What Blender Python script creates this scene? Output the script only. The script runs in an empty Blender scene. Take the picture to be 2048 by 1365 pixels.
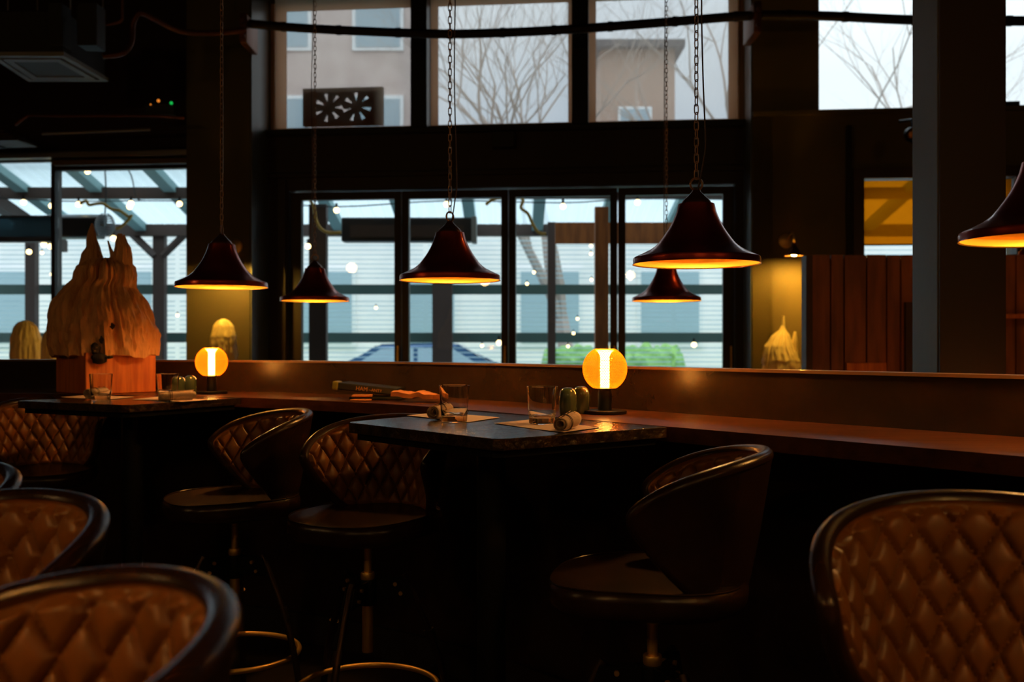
import bpy, bmesh, math, random
from mathutils import Vector, Matrix, noise
random.seed(7)
PI = math.pi
scn = bpy.context.scene
COL = scn.collection

# ------------------------------------------------------------------ camera
CAMZ = 1.26
F = 2000.0                       # focal length in pixels of the 2048 px frame
cam_d = bpy.data.cameras.new('camera'); cam = bpy.data.objects.new('camera', cam_d); COL.objects.link(cam)
cam.location = (0, 0, CAMZ); cam.rotation_euler = (PI/2, 0, 0)
cam_d.sensor_width = 36; cam_d.lens = 36*F/2048; cam_d.shift_y = 7.5/2048
cam_d.clip_start = 0.05; cam_d.clip_end = 300
cam_d.dof.use_dof = True; cam_d.dof.focus_distance = 2.6; cam_d.dof.aperture_fstop = 4.0
scn.camera = cam
# ------------------------------------------------------------------ world: flat winter overcast
SKY = 1.5
w = bpy.data.worlds.new('overcast'); scn.world = w; w.use_nodes = True
nt = w.node_tree; bg = nt.nodes['Background']
tc = nt.nodes.new('ShaderNodeTexCoord'); nz = nt.nodes.new('ShaderNodeTexNoise'); nz.inputs['Scale'].default_value = 2.2
cr = nt.nodes.new('ShaderNodeValToRGB')
cr.color_ramp.elements[0].position = .35; cr.color_ramp.elements[0].color = (.58, .66, .78, 1)
cr.color_ramp.elements[1].position = .6; cr.color_ramp.elements[1].color = (.76, .79, .84, 1)
nt.links.new(tc.outputs['Generated'], nz.inputs['Vector']); nt.links.new(nz.outputs['Fac'], cr.inputs['Fac'])
nt.links.new(cr.outputs['Color'], bg.inputs['Color'])
# an overcast sky is about three times brighter overhead than at the horizon
sp = nt.nodes.new('ShaderNodeSeparateXYZ'); nt.links.new(tc.outputs['Generated'], sp.inputs[0])
mr = nt.nodes.new('ShaderNodeMapRange'); mr.inputs['From Min'].default_value = .25; mr.inputs['From Max'].default_value = 1
mr.inputs['To Min'].default_value = SKY; mr.inputs['To Max'].default_value = SKY*3
nt.links.new(sp.outputs['Z'], mr.inputs['Value']); nt.links.new(mr.outputs['Result'], bg.inputs['Strength'])
# ------------------------------------------------------------------ exposure
vs = scn.view_settings; scn.display_settings.display_device = 'sRGB'
vs.view_transform = 'Standard'; vs.look = 'None'; vs.exposure = 0.0; vs.gamma = 1.0; vs.use_curve_mapping = False
scn.cycles.max_bounces = 10; scn.cycles.transparent_max_bounces = 24; scn.cycles.transmission_bounces = 10

PEND = 260.0      # radiance of the bulbs in the pendants
BALL = 48.0      # radiance of the glowing rod in the ball lamps
SCON = 1700.0
FILL_GLOBE = 50.0  # radiance of the added fill globes
# ------------------------------------------------------------------ materials
M = {}
def mat(name, col, rough=.5, metal=0, spec=.5, bump=None, var=None, coat=0, trans=0, ior=1.45, stretch=None):
    if name in M: return M[name]
    m = bpy.data.materials.new(name); m.use_nodes = True; nt = m.node_tree; b = nt.nodes['Principled BSDF']
    b.inputs['Base Color'].default_value = (*col, 1); b.inputs['Roughness'].default_value = rough
    b.inputs['Metallic'].default_value = metal; b.inputs['Specular IOR Level'].default_value = spec
    b.inputs['Coat Weight'].default_value = coat; b.inputs['Coat Roughness'].default_value = .1
    b.inputs['Transmission Weight'].default_value = trans; b.inputs['IOR'].default_value = ior
    if bump or var:
        tc = nt.nodes.new('ShaderNodeTexCoord'); mp = nt.nodes.new('ShaderNodeMapping')
        nt.links.new(tc.outputs['Object'], mp.inputs['Vector'])
        if stretch: mp.inputs['Scale'].default_value = stretch
    if var:                      # (second colour, scale)
        n = nt.nodes.new('ShaderNodeTexNoise'); n.inputs['Scale'].default_value = var[1]; n.inputs['Detail'].default_value = 5
        r = nt.nodes.new('ShaderNodeValToRGB'); r.color_ramp.elements[0].position = .38; r.color_ramp.elements[1].position = .64
        r.color_ramp.elements[0].color = (*col, 1); r.color_ramp.elements[1].color = (*var[0], 1)
        nt.links.new(mp.outputs['Vector'], n.inputs['Vector']); nt.links.new(n.outputs['Fac'], r.inputs['Fac'])
        nt.links.new(r.outputs['Color'], b.inputs['Base Color'])
    if bump:                     # (scale, strength)
        n = nt.nodes.new('ShaderNodeTexNoise'); n.inputs['Scale'].default_value = bump[0]; n.inputs['Detail'].default_value = 4
        bp = nt.nodes.new('ShaderNodeBump'); bp.inputs['Strength'].default_value = bump[1]; bp.inputs['Distance'].default_value = .01
        nt.links.new(mp.outputs['Vector'], n.inputs['Vector']); nt.links.new(n.outputs['Fac'], bp.inputs['Height'])
        nt.links.new(bp.outputs['Normal'], b.inputs['Normal'])
    M[name] = m; return m
def emis(name, col, s):
    m = bpy.data.materials.new(name); m.use_nodes = True; nt = m.node_tree; nt.nodes.clear()
    e = nt.nodes.new('ShaderNodeEmission'); e.inputs['Color'].default_value = (*col, 1); e.inputs['Strength'].default_value = s
    o = nt.nodes.new('ShaderNodeOutputMaterial'); nt.links.new(e.outputs[0], o.inputs[0]); M[name] = m; return m
def sheet(name, tcol, dcol, a, b_=.0):
    """thin sheet: part clear (tinted tcol), part translucent cloth / plastic (dcol), b_ = share of matt reflection"""
    m = bpy.data.materials.new(name); m.use_nodes = True; nt = m.node_tree; nt.nodes.clear()
    t = nt.nodes.new('ShaderNodeBsdfTransparent'); t.inputs[0].default_value = (*tcol, 1)
    l = nt.nodes.new('ShaderNodeBsdfTranslucent'); l.inputs[0].default_value = (*dcol, 1)
    d = nt.nodes.new('ShaderNodeBsdfDiffuse'); d.inputs[0].default_value = (*dcol, 1)
    x1 = nt.nodes.new('ShaderNodeMixShader'); x1.inputs[0].default_value = b_
    nt.links.new(l.outputs[0], x1.inputs[1]); nt.links.new(d.outputs[0], x1.inputs[2])
    x2 = nt.nodes.new('ShaderNodeMixShader'); x2.inputs[0].default_value = a
    nt.links.new(t.outputs[0], x2.inputs[1]); nt.links.new(x1.outputs[0], x2.inputs[2])
    o = nt.nodes.new('ShaderNodeOutputMaterial'); nt.links.new(x2.outputs[0], o.inputs[0]); M[name] = m; return m
def pane_glass(name, tint=(.93, .97, .96), rough=.0):
    m = bpy.data.materials.new(name); m.use_nodes = True; nt = m.node_tree; nt.nodes.clear()
    t = nt.nodes.new('ShaderNodeBsdfTransparent'); t.inputs[0].default_value = (*tint, 1)
    g = nt.nodes.new('ShaderNodeBsdfGlossy'); g.inputs['Roughness'].default_value = rough
    f = nt.nodes.new('ShaderNodeFresnel'); f.inputs[0].default_value = 1.5
    x = nt.nodes.new('ShaderNodeMixShader'); nt.links.new(f.outputs[0], x.inputs[0])
    nt.links.new(t.outputs[0], x.inputs[1]); nt.links.new(g.outputs[0], x.inputs[2])
    o = nt.nodes.new('ShaderNodeOutputMaterial'); nt.links.new(x.outputs[0], o.inputs[0]); M[name] = m; return m

dark_paint = mat('dark_paint', (.022, .016, .013), .55, bump=(30, .1))
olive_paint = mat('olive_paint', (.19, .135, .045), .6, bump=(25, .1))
pier_paint = mat('pier_paint', (.09, .07, .035), .6, bump=(25, .1))
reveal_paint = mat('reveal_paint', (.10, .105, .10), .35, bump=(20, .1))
ceil_paint = mat('ceiling_paint', (.010, .009, .009), .9)
floor_mat = mat('floor_boards', (.02, .012, .008), .5, var=((.03, .018, .01), 3), stretch=(1, 8, 1))
frame_wood = mat('frame_wood', (.035, .018, .011), .45, bump=(20, .15))
frame_dark = mat('frame_dark', (.016, .017, .019), .4)
part_mat = mat('partition_laminate', (.034, .017, .0075), .26, bump=(60, .05), var=((.023, .012, .005), 6))
ledge_mat = mat('ledge_wood', (.115, .034, .013), .28, bump=(8, .2), var=((.065, .019, .008), 5), stretch=(1, 6, 6))
stone = mat('table_stone', (.020, .017, .012), .15, spec=.27, bump=(55, .35), var=((.035, .03, .024), 40))
stone_edge = mat('table_edge', (.035, .020, .010), .35, metal=.3, bump=(45, .8), var=((.09, .045, .015), 25))
black_metal = mat('black_metal', (.012, .011, .010), .45, metal=.6)
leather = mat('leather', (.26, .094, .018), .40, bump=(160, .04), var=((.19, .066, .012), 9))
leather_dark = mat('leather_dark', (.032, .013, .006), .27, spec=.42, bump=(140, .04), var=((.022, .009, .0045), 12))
brass = mat('brass', (.85, .52, .16), .42, metal=.9)
copper = mat('copper_lacquer', (.58, .075, .035), .30, metal=.92, coat=.6, var=((.36, .04, .02), 7), bump=(12, .12))
copper_cap = mat('copper_cap', (.26, .10, .06), .38, metal=.9, coat=.5)
shade_in = mat('shade_inside', (.95, .50, .07), .36, metal=.75)
chain_mat = mat('chain_iron', (.40, .24, .14), .4, metal=.8)
cord_mat = mat('cord', (.10, .06, .035), .6)
paper = mat('paper', (.70, .50, .38), .8)
napkin_mat = mat('napkin', (.62, .42, .27), .9, bump=(80, .5))
ink = mat('ink', (.05, .035, .03), .8)
glass = mat('clear_glass', (1, 1, 1), .0, trans=1, ior=1.5)
green_glaze = mat('green_glaze', (.070, .090, .045), .1, coat=.7, var=((.045, .06, .03), 15))
wax = mat('wax', (.78, .40, .15), .55, bump=(24, .9), var=((.58, .27, .09), 9), stretch=(3, 3, .6))
wax_pale = mat('wax_pale', (.86, .68, .34), .5, bump=(18, .4), stretch=(3, 3, .6))
orange_wood = mat('orange_wood', (.72, .20, .04), .5, bump=(12, .3), var=((.50, .11, .025), 4), stretch=(9, 9, .8))
matt_black = mat('matt_black', (.02, .014, .012), .8)
plank = mat('plank_wood', (.30, .085, .032), .5, bump=(10, .4), var=((.17, .048, .020), 3), stretch=(5, 5, .7))
ac_white = mat('ac_plastic', (.30, .30, .29), .5)
ac_dark = mat('ac_dark', (.03, .03, .03), .6)
steel = mat('steel', (.45, .42, .38), .4, metal=.8)
pipe_mat = mat('pipe_iron', (.03, .020, .015), .5, metal=.4, bump=(30, .3))
copper_pipe = mat('copper_pipe', (.20, .08, .05), .45, metal=.7)
win_glass = pane_glass('window_glass')
door_glass = pane_glass('door_glass', (.95, .99, .98))
blind_mat = sheet('blind_cloth', (.98, .97, .97), (.92, .66, .48), .42, .10)
added_border_film = sheet('added_border_film', (.8, .55, .4), (.66, .38, .20), .92, .1)  # added film on the glass, makes the blind borders glow tan
amber_blind = sheet('amber_blind', (1, .50, .06), (1, .46, .02), .40, .1)
poly = sheet('polycarbonate', (.88, .95, .98), (.75, .90, .95), .55, .2)
teal_wood = mat('teal_wood', (.22, .36, .36), .6)
perg_wood = mat('pergola_wood', (.075, .045, .035), .6, bump=(20, .3))
perg_lamplit = mat('lamplit_wood', (.42, .13, .03), .55, bump=(15, .3), var=((.26, .08, .02), 4), stretch=(4, 4, .6))  # warm lamplight put into the wood colour
green_rail = mat('green_rail', (.075, .13, .115), .5)
slat_mat = sheet('slat', (.90, .97, 1), (.60, .75, .78), .55, .5)
house_white = mat('house_white', (.92, .90, .88), .8, var=((.80, .81, .82), 1))
house_pink = mat('house_brick', (.52, .42, .39), .9, var=((.60, .50, .46), 2))
house_brown = mat('house_brown', (.42, .30, .24), .9)
house_glass = mat('house_glass', (.34, .46, .52), .15)
asphalt = mat('asphalt', (.42, .50, .55), .8)
lawn = mat('lawn', (.20, .36, .10), .9, var=((.12, .26, .08), 3), bump=(8, .8))
leaf_mat = mat('hedge_leaf', (.22, .42, .12), .8, var=((.12, .28, .07), 8))
car_blue = mat('car_blue', (.05, .13, .26), .25, metal=.3, coat=.8)
bark = mat('bark', (.40, .33, .29), .9)
yellow_rope = mat('yellow_rope', (.62, .36, .05), .6)
cage_mat = mat('cage_steel', (.18, .20, .21), .4, metal=.7)
green_book = mat('menu_green', (.018, .018, .011), .5, spec=.3)
gold_leaf = mat('menu_lettering', (.62, .24, .06), .5)
orange_paper = mat('orange_paper', (.55, .20, .055), .8, bump=(20, .5))
olive_cap = mat('olive_plastic', (.32, .24, .03), .4)
bulb_mat = emis('pendant_bulb', (1, .53, .15), PEND)
rod_mat = emis('lamp_rod', (1, .60, .20), BALL)
sconce_bulb = emis('sconce_bulb', (1, .55, .07), SCON)
festoon = emis('bulb_or_reflection', (1, .66, .30), 7)  # also for spots that imitate lamp reflections in the glass
led_orange = emis('led_orange', (1, .28, .03), .8)
led_green = emis('led_green', (.02, 1, .15), .5)
def globe_material():
    m = bpy.data.materials.new('amber_globe'); m.use_nodes = True; nt = m.node_tree; nt.nodes.clear()
    t = nt.nodes.new('ShaderNodeBsdfTransparent'); t.inputs[0].default_value = (1, .72, .40, 1)
    l = nt.nodes.new('ShaderNodeBsdfTranslucent'); l.inputs[0].default_value = (1, .55, .10, 1)
    g = nt.nodes.new('ShaderNodeBsdfGlossy'); g.inputs[0].default_value = (1, .7, .3, 1); g.inputs['Roughness'].default_value = .15
    x1 = nt.nodes.new('ShaderNodeMixShader'); x1.inputs[0].default_value = .03
    x2 = nt.nodes.new('ShaderNodeMixShader'); x2.inputs[0].default_value = .06
    nt.links.new(t.outputs[0], x1.inputs[1]); nt.links.new(l.outputs[0], x1.inputs[2])
    nt.links.new(x1.outputs[0], x2.inputs[1]); nt.links.new(g.outputs[0], x2.inputs[2])
    o = nt.nodes.new('ShaderNodeOutputMaterial'); nt.links.new(x2.outputs[0], o.inputs[0]); return m
globe_mat = globe_material()
lattice_mat = sheet('amber_lattice', (1, .75, .35), (.9, .46, .06), .42, .35)

# ------------------------------------------------------------------ object helpers
def obj(name, bm, m, parent=None, smooth=False, loc=None):
    me = bpy.data.meshes.new(name)
    if bm.faces: bmesh.ops.recalc_face_normals(bm, faces=bm.faces)
    bm.to_mesh(me); bm.free()
    if smooth:
        for p in me.polygons: p.use_smooth = True
        me.set_sharp_from_angle(angle=math.radians(38))
    for mm in (m if isinstance(m, (list, tuple)) else [m]): me.materials.append(mm)
    o = bpy.data.objects.new(name, me); COL.objects.link(o)
    if parent: o.parent = parent
    if loc: o.location = loc
    return o
def thing(name, label, cat, loc=(0, 0, 0), rz=0, group=None):
    o = bpy.data.objects.new(name, None); COL.objects.link(o); o.empty_display_size = .1
    o.location = loc; o.rotation_euler = (0, 0, rz); o['label'] = label; o['category'] = cat
    if group: o['group'] = group
    return o
def tag(o, label, cat, group=None):
    o['label'] = label; o['category'] = cat
    if group: o['group'] = group
    return o
def struct(o, label=None, cat=None):
    o['kind'] = 'structure'
    if label: o['label'] = label
    if cat: o['category'] = cat
    return o
def copy_tree(o, parent=None):
    c = o.copy(); COL.objects.link(c)
    if parent: c.parent = parent
    for ch in list(o.children): copy_tree(ch, c)
    return c
def B(): return bmesh.new()
def box(bm, x0, x1, y0, y1, z0, z1, bev=0):
    r = bmesh.ops.create_cube(bm, size=1)
    for v in r['verts']:
        v.co = Vector((x0+(v.co.x+.5)*(x1-x0), y0+(v.co.y+.5)*(y1-y0), z0+(v.co.z+.5)*(z1-z0)))
    if bev:
        es = list({e for v in r['verts'] for e in v.link_edges})
        bmesh.ops.bevel(bm, geom=es, offset=bev, segments=2, affect='EDGES', profile=.5)
    return bm
def prism(bm, poly, z0, z1, bev=0):
    n = len(poly)
    a = [bm.verts.new((p[0], p[1], z0)) for p in poly]; b = [bm.verts.new((p[0], p[1], z1)) for p in poly]
    fs = [bm.faces.new(a[::-1]), bm.faces.new(b)] + [bm.faces.new((a[i], a[(i+1) % n], b[(i+1) % n], b[i])) for i in range(n)]
    if bev:
        es = list({e for f in fs for e in f.edges})
        bmesh.ops.bevel(bm, geom=es, offset=bev, segments=2, affect='EDGES', profile=.5)
    return bm
def tube(bm, pts, r, seg=8, closed=False, caps=True):
    pts = [Vector(p) for p in pts]; n = len(pts); rings = []
    t0 = (pts[1]-pts[0]).normalized()
    up = Vector((0, 0, 1)) if abs(t0.z) < .9 else Vector((1, 0, 0))
    nrm = t0.cross(up).normalized()
    for i in range(n):
        if closed: t = (pts[(i+1) % n]-pts[i-1]).normalized()
        else: t = (pts[min(i+1, n-1)]-pts[max(i-1, 0)]).normalized()
        nrm = (nrm - t*nrm.dot(t)).normalized(); bn = t.cross(nrm)
        rr = r[i] if isinstance(r, (list, tuple)) else r
        rings.append([bm.verts.new(pts[i]+(nrm*math.cos(k*2*PI/seg)+bn*math.sin(k*2*PI/seg))*rr) for k in range(seg)])
    m = n if closed else n-1
    for i in range(m):
        a, b = rings[i], rings[(i+1) % n]
        for k in range(seg): bm.faces.new((a[k], a[(k+1) % seg], b[(k+1) % seg], b[k]))
    if caps and not closed:
        bm.faces.new(rings[0][::-1]); bm.faces.new(rings[-1])
    return bm
def lathe(bm, prof, seg=48, cx=0, cy=0, close=False):
    rings = []
    for r, z in prof:
        if r < 1e-6: rings.append([bm.verts.new((cx, cy, z))])
        else: rings.append([bm.verts.new((cx+r*math.cos(2*PI*k/seg), cy+r*math.sin(2*PI*k/seg), z)) for k in range(seg)])
    n = len(rings)
    for i in range(n if close else n-1):
        a, b = rings[i], rings[(i+1) % n]
        for k in range(seg):
            k2 = (k+1) % seg
            if len(a) == 1 and len(b) == 1: continue
            if len(a) == 1: bm.faces.new((a[0], b[k2], b[k]))
            elif len(b) == 1: bm.faces.new((a[k], a[k2], b[0]))
            else: bm.faces.new((a[k], a[k2], b[k2], b[k]))
    return bm
def catmull(P, n=8, closed=False):
    P = [Vector(p) for p in P]; out = []; N = len(P)
    for i in range(N if closed else N-1):
        if closed: p0, p1, p2, p3 = P[i-1], P[i], P[(i+1) % N], P[(i+2) % N]
        else: p0, p1, p2, p3 = P[max(i-1, 0)], P[i], P[i+1], P[min(i+2, N-1)]
        for k in range(n):
            t = k/n
            out.append(.5*((2*p1)+(p2-p0)*t+(2*p0-5*p1+4*p2-p3)*t*t+(3*p1-p0-3*p2+p3)*t**3))
    if not closed: out.append(P[-1])
    return out
def P(px, py, D):
    """point seen at pixel (px, py) at distance D in front of the camera"""
    return Vector(((px-1024)/F*D, D, CAMZ+(690-py)/F*D))
TH = math.radians(5.7); c5, s5 = math.cos(TH), math.sin(TH); WY = 9.0
BW = Matrix.Translation((0, WY, 0)) @ Matrix.Rotation(-TH, 4, 'Z')      # frame of the back wall: x along it, y outwards
def bw(px, py=690, t=0.0):
    p = (px-1024)/F
    s = (p*(WY+t*c5)-t*s5)/(c5+p*s5); Y = WY-s*s5+t*c5
    return s, CAMZ+(690-py)/F*Y
def sx(px, t=0.0): return bw(px, 690, t)[0]
def bobj(name, bm, m, parent=None, smooth=False):
    o = obj(name, bm, m, parent, smooth)
    if parent is None: o.matrix_world = BW
    return o
def bthing(name, label, cat, group=None):
    o = thing(name, label, cat, group=group); o.matrix_world = BW; return o

# ================================================================== SETTING
CEIL = 4.9
RX, LX, FY = 6.5, -8.0, -4.0
struct(obj('floor', box(B(), LX-.2, RX+.2, FY-.2, 10.4, -.1, 0), floor_mat))
struct(obj('ceiling', box(B(), LX-.2, RX+.2, FY-.2, 10.4, CEIL, CEIL+.15), ceil_paint))
struct(obj('wall_left', box(B(), LX-.2, LX, FY-.2, 10.4, 0, CEIL), dark_paint))
struct(obj('wall_right', box(B(), RX, RX+.2, FY-.2, 8.6, 0, CEIL), dark_paint))
struct(obj('wall_front', box(B(), LX, RX, FY-.2, FY, 0, CEIL), dark_paint))

TF = -.55                                    # front plane of the back wall
DT = 2.585                                   # door glass top
UB, UT = 3.25, 4.335                         # upper window glass
pl0, pl1 = sx(372, TF), sx(500, TF)
rr0 = sx(1505, TF)
ZR = bw(1700, 222, TF)[1]                    # sill of the high window at the right
wb = B()
box(wb, LX, pl0+.02, -.1, .15, bw(200, 320, 0)[1]+.03, CEIL)                 # above the left windows
box(wb, LX, pl0+.02, -.1, .15, 0, .75)
box(wb, pl1-.01, rr0+.01, -.12, .15, DT+.24, UB-.06)                       # spandrel
box(wb, pl1-.01, rr0+.01, -.12, .15, UT+.06, CEIL)
struct(bobj('wall_back', wb, frame_wood))
struct(bobj('wall_pier', box(B(), pl0, pl1, TF, .2, 0, CEIL, .006), pier_paint))
# the piers' sides that face the window recess
w0 = sx(1638, TF); wa0, wa1 = sx(1722, TF), sx(2036, TF)
za0, za1 = bw(1780, 512, TF)[1], bw(1780, 352, TF)[1]
wr = B()
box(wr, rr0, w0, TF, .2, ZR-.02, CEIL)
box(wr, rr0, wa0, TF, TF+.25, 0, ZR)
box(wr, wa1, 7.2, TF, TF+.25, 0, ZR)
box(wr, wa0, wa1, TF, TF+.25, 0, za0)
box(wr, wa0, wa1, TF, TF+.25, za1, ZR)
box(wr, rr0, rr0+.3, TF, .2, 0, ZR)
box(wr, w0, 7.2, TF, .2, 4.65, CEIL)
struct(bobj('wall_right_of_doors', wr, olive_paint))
struct(bobj('trim_1', box(B(), rr0, 7.2, TF-.05, TF+.2, ZR-.03, ZR+.005), olive_paint))
struct(bobj('trim_2', box(B(), pl1+.0, rr0-.0, -.2, -.1, UB-.10, UB-.05), frame_dark))
struct(bobj('trim_3', box(B(), pl1+.0, rr0-.0, -.16, -.1, DT+.19, DT+.215), frame_wood))
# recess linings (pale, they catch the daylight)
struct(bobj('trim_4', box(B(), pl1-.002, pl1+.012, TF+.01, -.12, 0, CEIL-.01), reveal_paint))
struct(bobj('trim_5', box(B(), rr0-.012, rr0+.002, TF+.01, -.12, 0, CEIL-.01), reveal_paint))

# ---- three upper windows with roller blinds
panes = [(572, 822, 550, 826), (876, 1136, 861, 1145), (1192, 1457, 1177, 1476)]
edges = [500, 843, 1161, 1505]
for i, (a, b, ba, bb) in enumerate(panes):
    f = B(); s0, s1 = sx(a), sx(b)
    e0 = sx(edges[i]) if i else pl1; e1 = sx(edges[i+1]) if i < 2 else rr0
    o0, o1 = s0-.10, s1+.10
    if i == 0: o1 = s1+.02
    if i == 2: o1 = s1+.085
    box(f, e0+.002, o0, -.03, .10, UB-.06, UT+.06); box(f, o1, e1-.002, -.03, .10, UB-.06, UT+.06)
    box(f, o0, o1, -.03, .10, UB-.06, UB-.045); box(f, o0, o1, -.03, .10, UT+.055, UT+.06)
    fr = struct(bobj('window_%d' % (i+1), f, mat('sash_wood', (.50, .32, .20), .5)))
    g = obj('window_pane', box(B(), o0, o1, .03, .038, UB-.045, UT+.055), win_glass, fr)
    fl_ = B(); box(fl_, o0, s0, .022, .026, UB-.045, UT+.055); box(fl_, s1, o1, .022, .026, UB-.045, UT+.055)
    box(fl_, s0, s1, .022, .026, UB-.045, UB+.01); box(fl_, s0, s1, .022, .026, UT, UT+.055)
    obj('added_tan_film', fl_, added_border_film, fr)
    b0, b1 = sx(ba, -.19), sx(bb, -.19)   # hangs well clear of the sash
    bl = bthing('roller_blind', ['sheer beige roller blind over the leftmost high window, patterned block showing through',
                                 'sheer beige roller blind over the middle high window, tree showing through',
                                 'sheer beige roller blind over the rightmost of the three high windows'][i], 'blind',
                'sheer roller blinds on the three high windows')
    cb = B(); n = 14
    for k in range(n+1):
        u = k/n; s = b0+(b1-b0)*u
        cb.verts.new((s, -.19+.004*math.sin(u*9+i), UB-.045)); cb.verts.new((s, -.19+.004*math.sin(u*7+i), UT+.05))
    cb.verts.ensure_lookup_table()
    for k in range(n): cb.faces.new((cb.verts[2*k], cb.verts[2*k+2], cb.verts[2*k+3], cb.verts[2*k+1]))
    obj('blind_cloth', cb, blind_mat, bl)
    obj('hem_bar', box(B(), b0, b1, -.198, -.182, UB-.058, UB-.043, .003), mat('hem', (.14, .075, .04), .6), bl)
    t = B(); tube(t, [(b0, -.19, UT+.075), (b1, -.19, UT+.075)], .026, 16); obj('roller_tube', t, mat('hem', (0, 0, 0)), bl)
    t = B(); tube(t, catmull([(b1+.012, -.20, UT+.07), (b1+.016, -.20, UB+.6), (b1+.010, -.20, UB+.3), (b1-.002, -.20, UB+.27), (b1+.004, -.20, UB+.6), (b1+.006, -.20, UT+.07)], 6), .002, 5)
    obj('pull_cord', t, cord_mat, bl)
for i, px in enumerate((843, 1161)):
    hw = .083
    s = sx(px, -.12)
    struct(bobj('trim_%d' % (6+i), box(B(), s-hw+.01, s+hw-.01, -.26, -.02, UB-.06, CEIL, .005), frame_dark))
# ventilation block standing on the sill of the first window, outside the blind
vb = B(); s0, s1 = sx(612, .0), sx(770, .0); z0, z1 = UB+.0, bw(690, 181, 0)[1]
vt0, vt1 = -.10, -.04
cx0, cx1, cz = s0+(s1-s0)*.32, s0+(s1-s0)*.67, z0+(z1-z0)*.5
R_o = (z1-z0)*.40
nx, nzz = 96, 52
def vhole(x, z):
    for cx in (cx0, cx1):
        dx, dz = x-cx, z-cz; r = math.hypot(dx, dz); a = math.atan2(dz, dx)
        if R_o*.35 < r < R_o and math.cos(a*7+ (0 if cx == cx0 else 1.2)) > .25+.5*(R_o-r)/R_o: return True
    return False
vgrid = {}
for layer, yy in ((0, vt0), (1, vt1)):
    for i in range(nx+1):
        for j in range(nzz+1): vgrid[layer, i, j] = vb.verts.new((s0+(s1-s0)*i/nx, yy, z0+(z1-z0)*j/nzz))
solid = {(i, j): not vhole(s0+(s1-s0)*(i+.5)/nx, z0+(z1-z0)*(j+.5)/nzz) for i in range(nx) for j in range(nzz)}
for (i, j), ok in solid.items():
    if not ok: continue
    vb.faces.new([vgrid[0, i, j], vgrid[0, i+1, j], vgrid[0, i+1, j+1], vgrid[0, i, j+1]])
    vb.faces.new([vgrid[1, i, j], vgrid[1, i, j+1], vgrid[1, i+1, j+1], vgrid[1, i+1, j]])
    for di, dj, c in ((-1, 0, ((i, j), (i, j+1))), (1, 0, ((i+1, j), (i+1, j+1))), (0, -1, ((i, j), (i+1, j))), (0, 1, ((i, j+1), (i+1, j+1)))):
        if not solid.get((i+di, j+dj), False):
            (a, b_), (c_, d_) = c
            vb.faces.new([vgrid[0, a, b_], vgrid[0, c_, d_], vgrid[1, c_, d_], vgrid[1, a, b_]])
bmesh.ops.delete(vb, geom=[v for v in vb.verts if not v.link_faces], context='VERTS')
tag(bobj('ventilation_block', vb, mat('terracotta', (.11, .045, .022), .8)), 'brown pierced block with two rosettes standing behind the leftmost high blind', 'block')

# ---- folding glass doors
dp = [(605, 790), (819, 1003), (1032, 1220), (1251, 1445)]
db = [583, 804.5, 1017.5, 1235.5, 1468]
for i, (a, b) in enumerate(dp):
    f = B(); s0, s1, e0, e1 = sx(a), sx(b), sx(db[i])+.003, sx(db[i+1])-.003
    box(f, e0, s0, -.035, .035, .02, DT+.07, .003); box(f, s1, e1, -.035, .035, .02, DT+.07, .003)
    box(f, s0, s1, -.035, .035, DT, DT+.07); box(f, s0, s1, -.035, .035, .02, .3)
    d = struct(bobj('door_%d' % (i+1), f, frame_wood))
    obj('door_pane', box(B(), s0, s1, -.004, .004, .3, DT), door_glass, d)
    hb = B(); box(hb, e1-.035, e1-.02, -.06, -.045, 1.0, 1.25, .004); box(hb, e1-.032, e1-.022, -.06, -.035, 1.02, 1.04); box(hb, e1-.032, e1-.022, -.06, -.035, 1.21, 1.23)
    obj('door_handle', hb, brass, d)
fr = B()
box(fr, pl1+.012, sx(db[0]), -.10, .10, 0, DT+.245); box(fr, sx(db[4]), rr0-.012, -.10, .10, 0, DT+.245); box(fr, sx(db[0]), sx(db[4]), -.10, .10, DT+.08, DT+.24)
box(fr, sx(560, -.12), sx(572, -.12), -.14, -.1, 0, DT+.17)
struct(bobj('trim_8', fr, frame_wood))

# ---- left windows
zl1 = bw(200, 322, 0)[1]; zl2 = bw(250, 340, 0)[1]
lw = B()
m0, m1 = sx(109), sx(117)
box(lw, m0, m1, -.06, .06, .75, zl1+.05)
box(lw, m1, pl0+.02, -.04, .04, zl2, zl1+.05)
box(lw, pl0-.03, pl0+.02, -.05, .05, .75, zl2)
box(lw, LX, m0, -.04, .04, zl1, zl1+.05)
box(lw, -6.35, -6.27, -.05, .05, .75, zl1)
box(lw, LX, pl0, -.06, .06, .72, .78)
lwo = struct(bobj('window_4', lw, frame_wood))
obj('window_pane', box(B(), m1, pl0, -.004, .004, .78, zl2), win_glass, lwo)
obj('window_pane', box(B(), -6.27, m0, -.004, .004, .78, zl1), win_glass, lwo)
struct(bobj('trim_9', box(B(), LX, pl0-.005, -.2, -.09, bw(250, 314, -.15)[1], bw(250, 302, -.15)[1], .01), steel))
struct(bobj('trim_10', box(B(), sx(122), pl0-.005, -.16, -.09, bw(250, 330, -.12)[1], bw(250, 319, -.12)[1], .01), mat('rail_tan', (.16, .10, .06), .5)))

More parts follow.
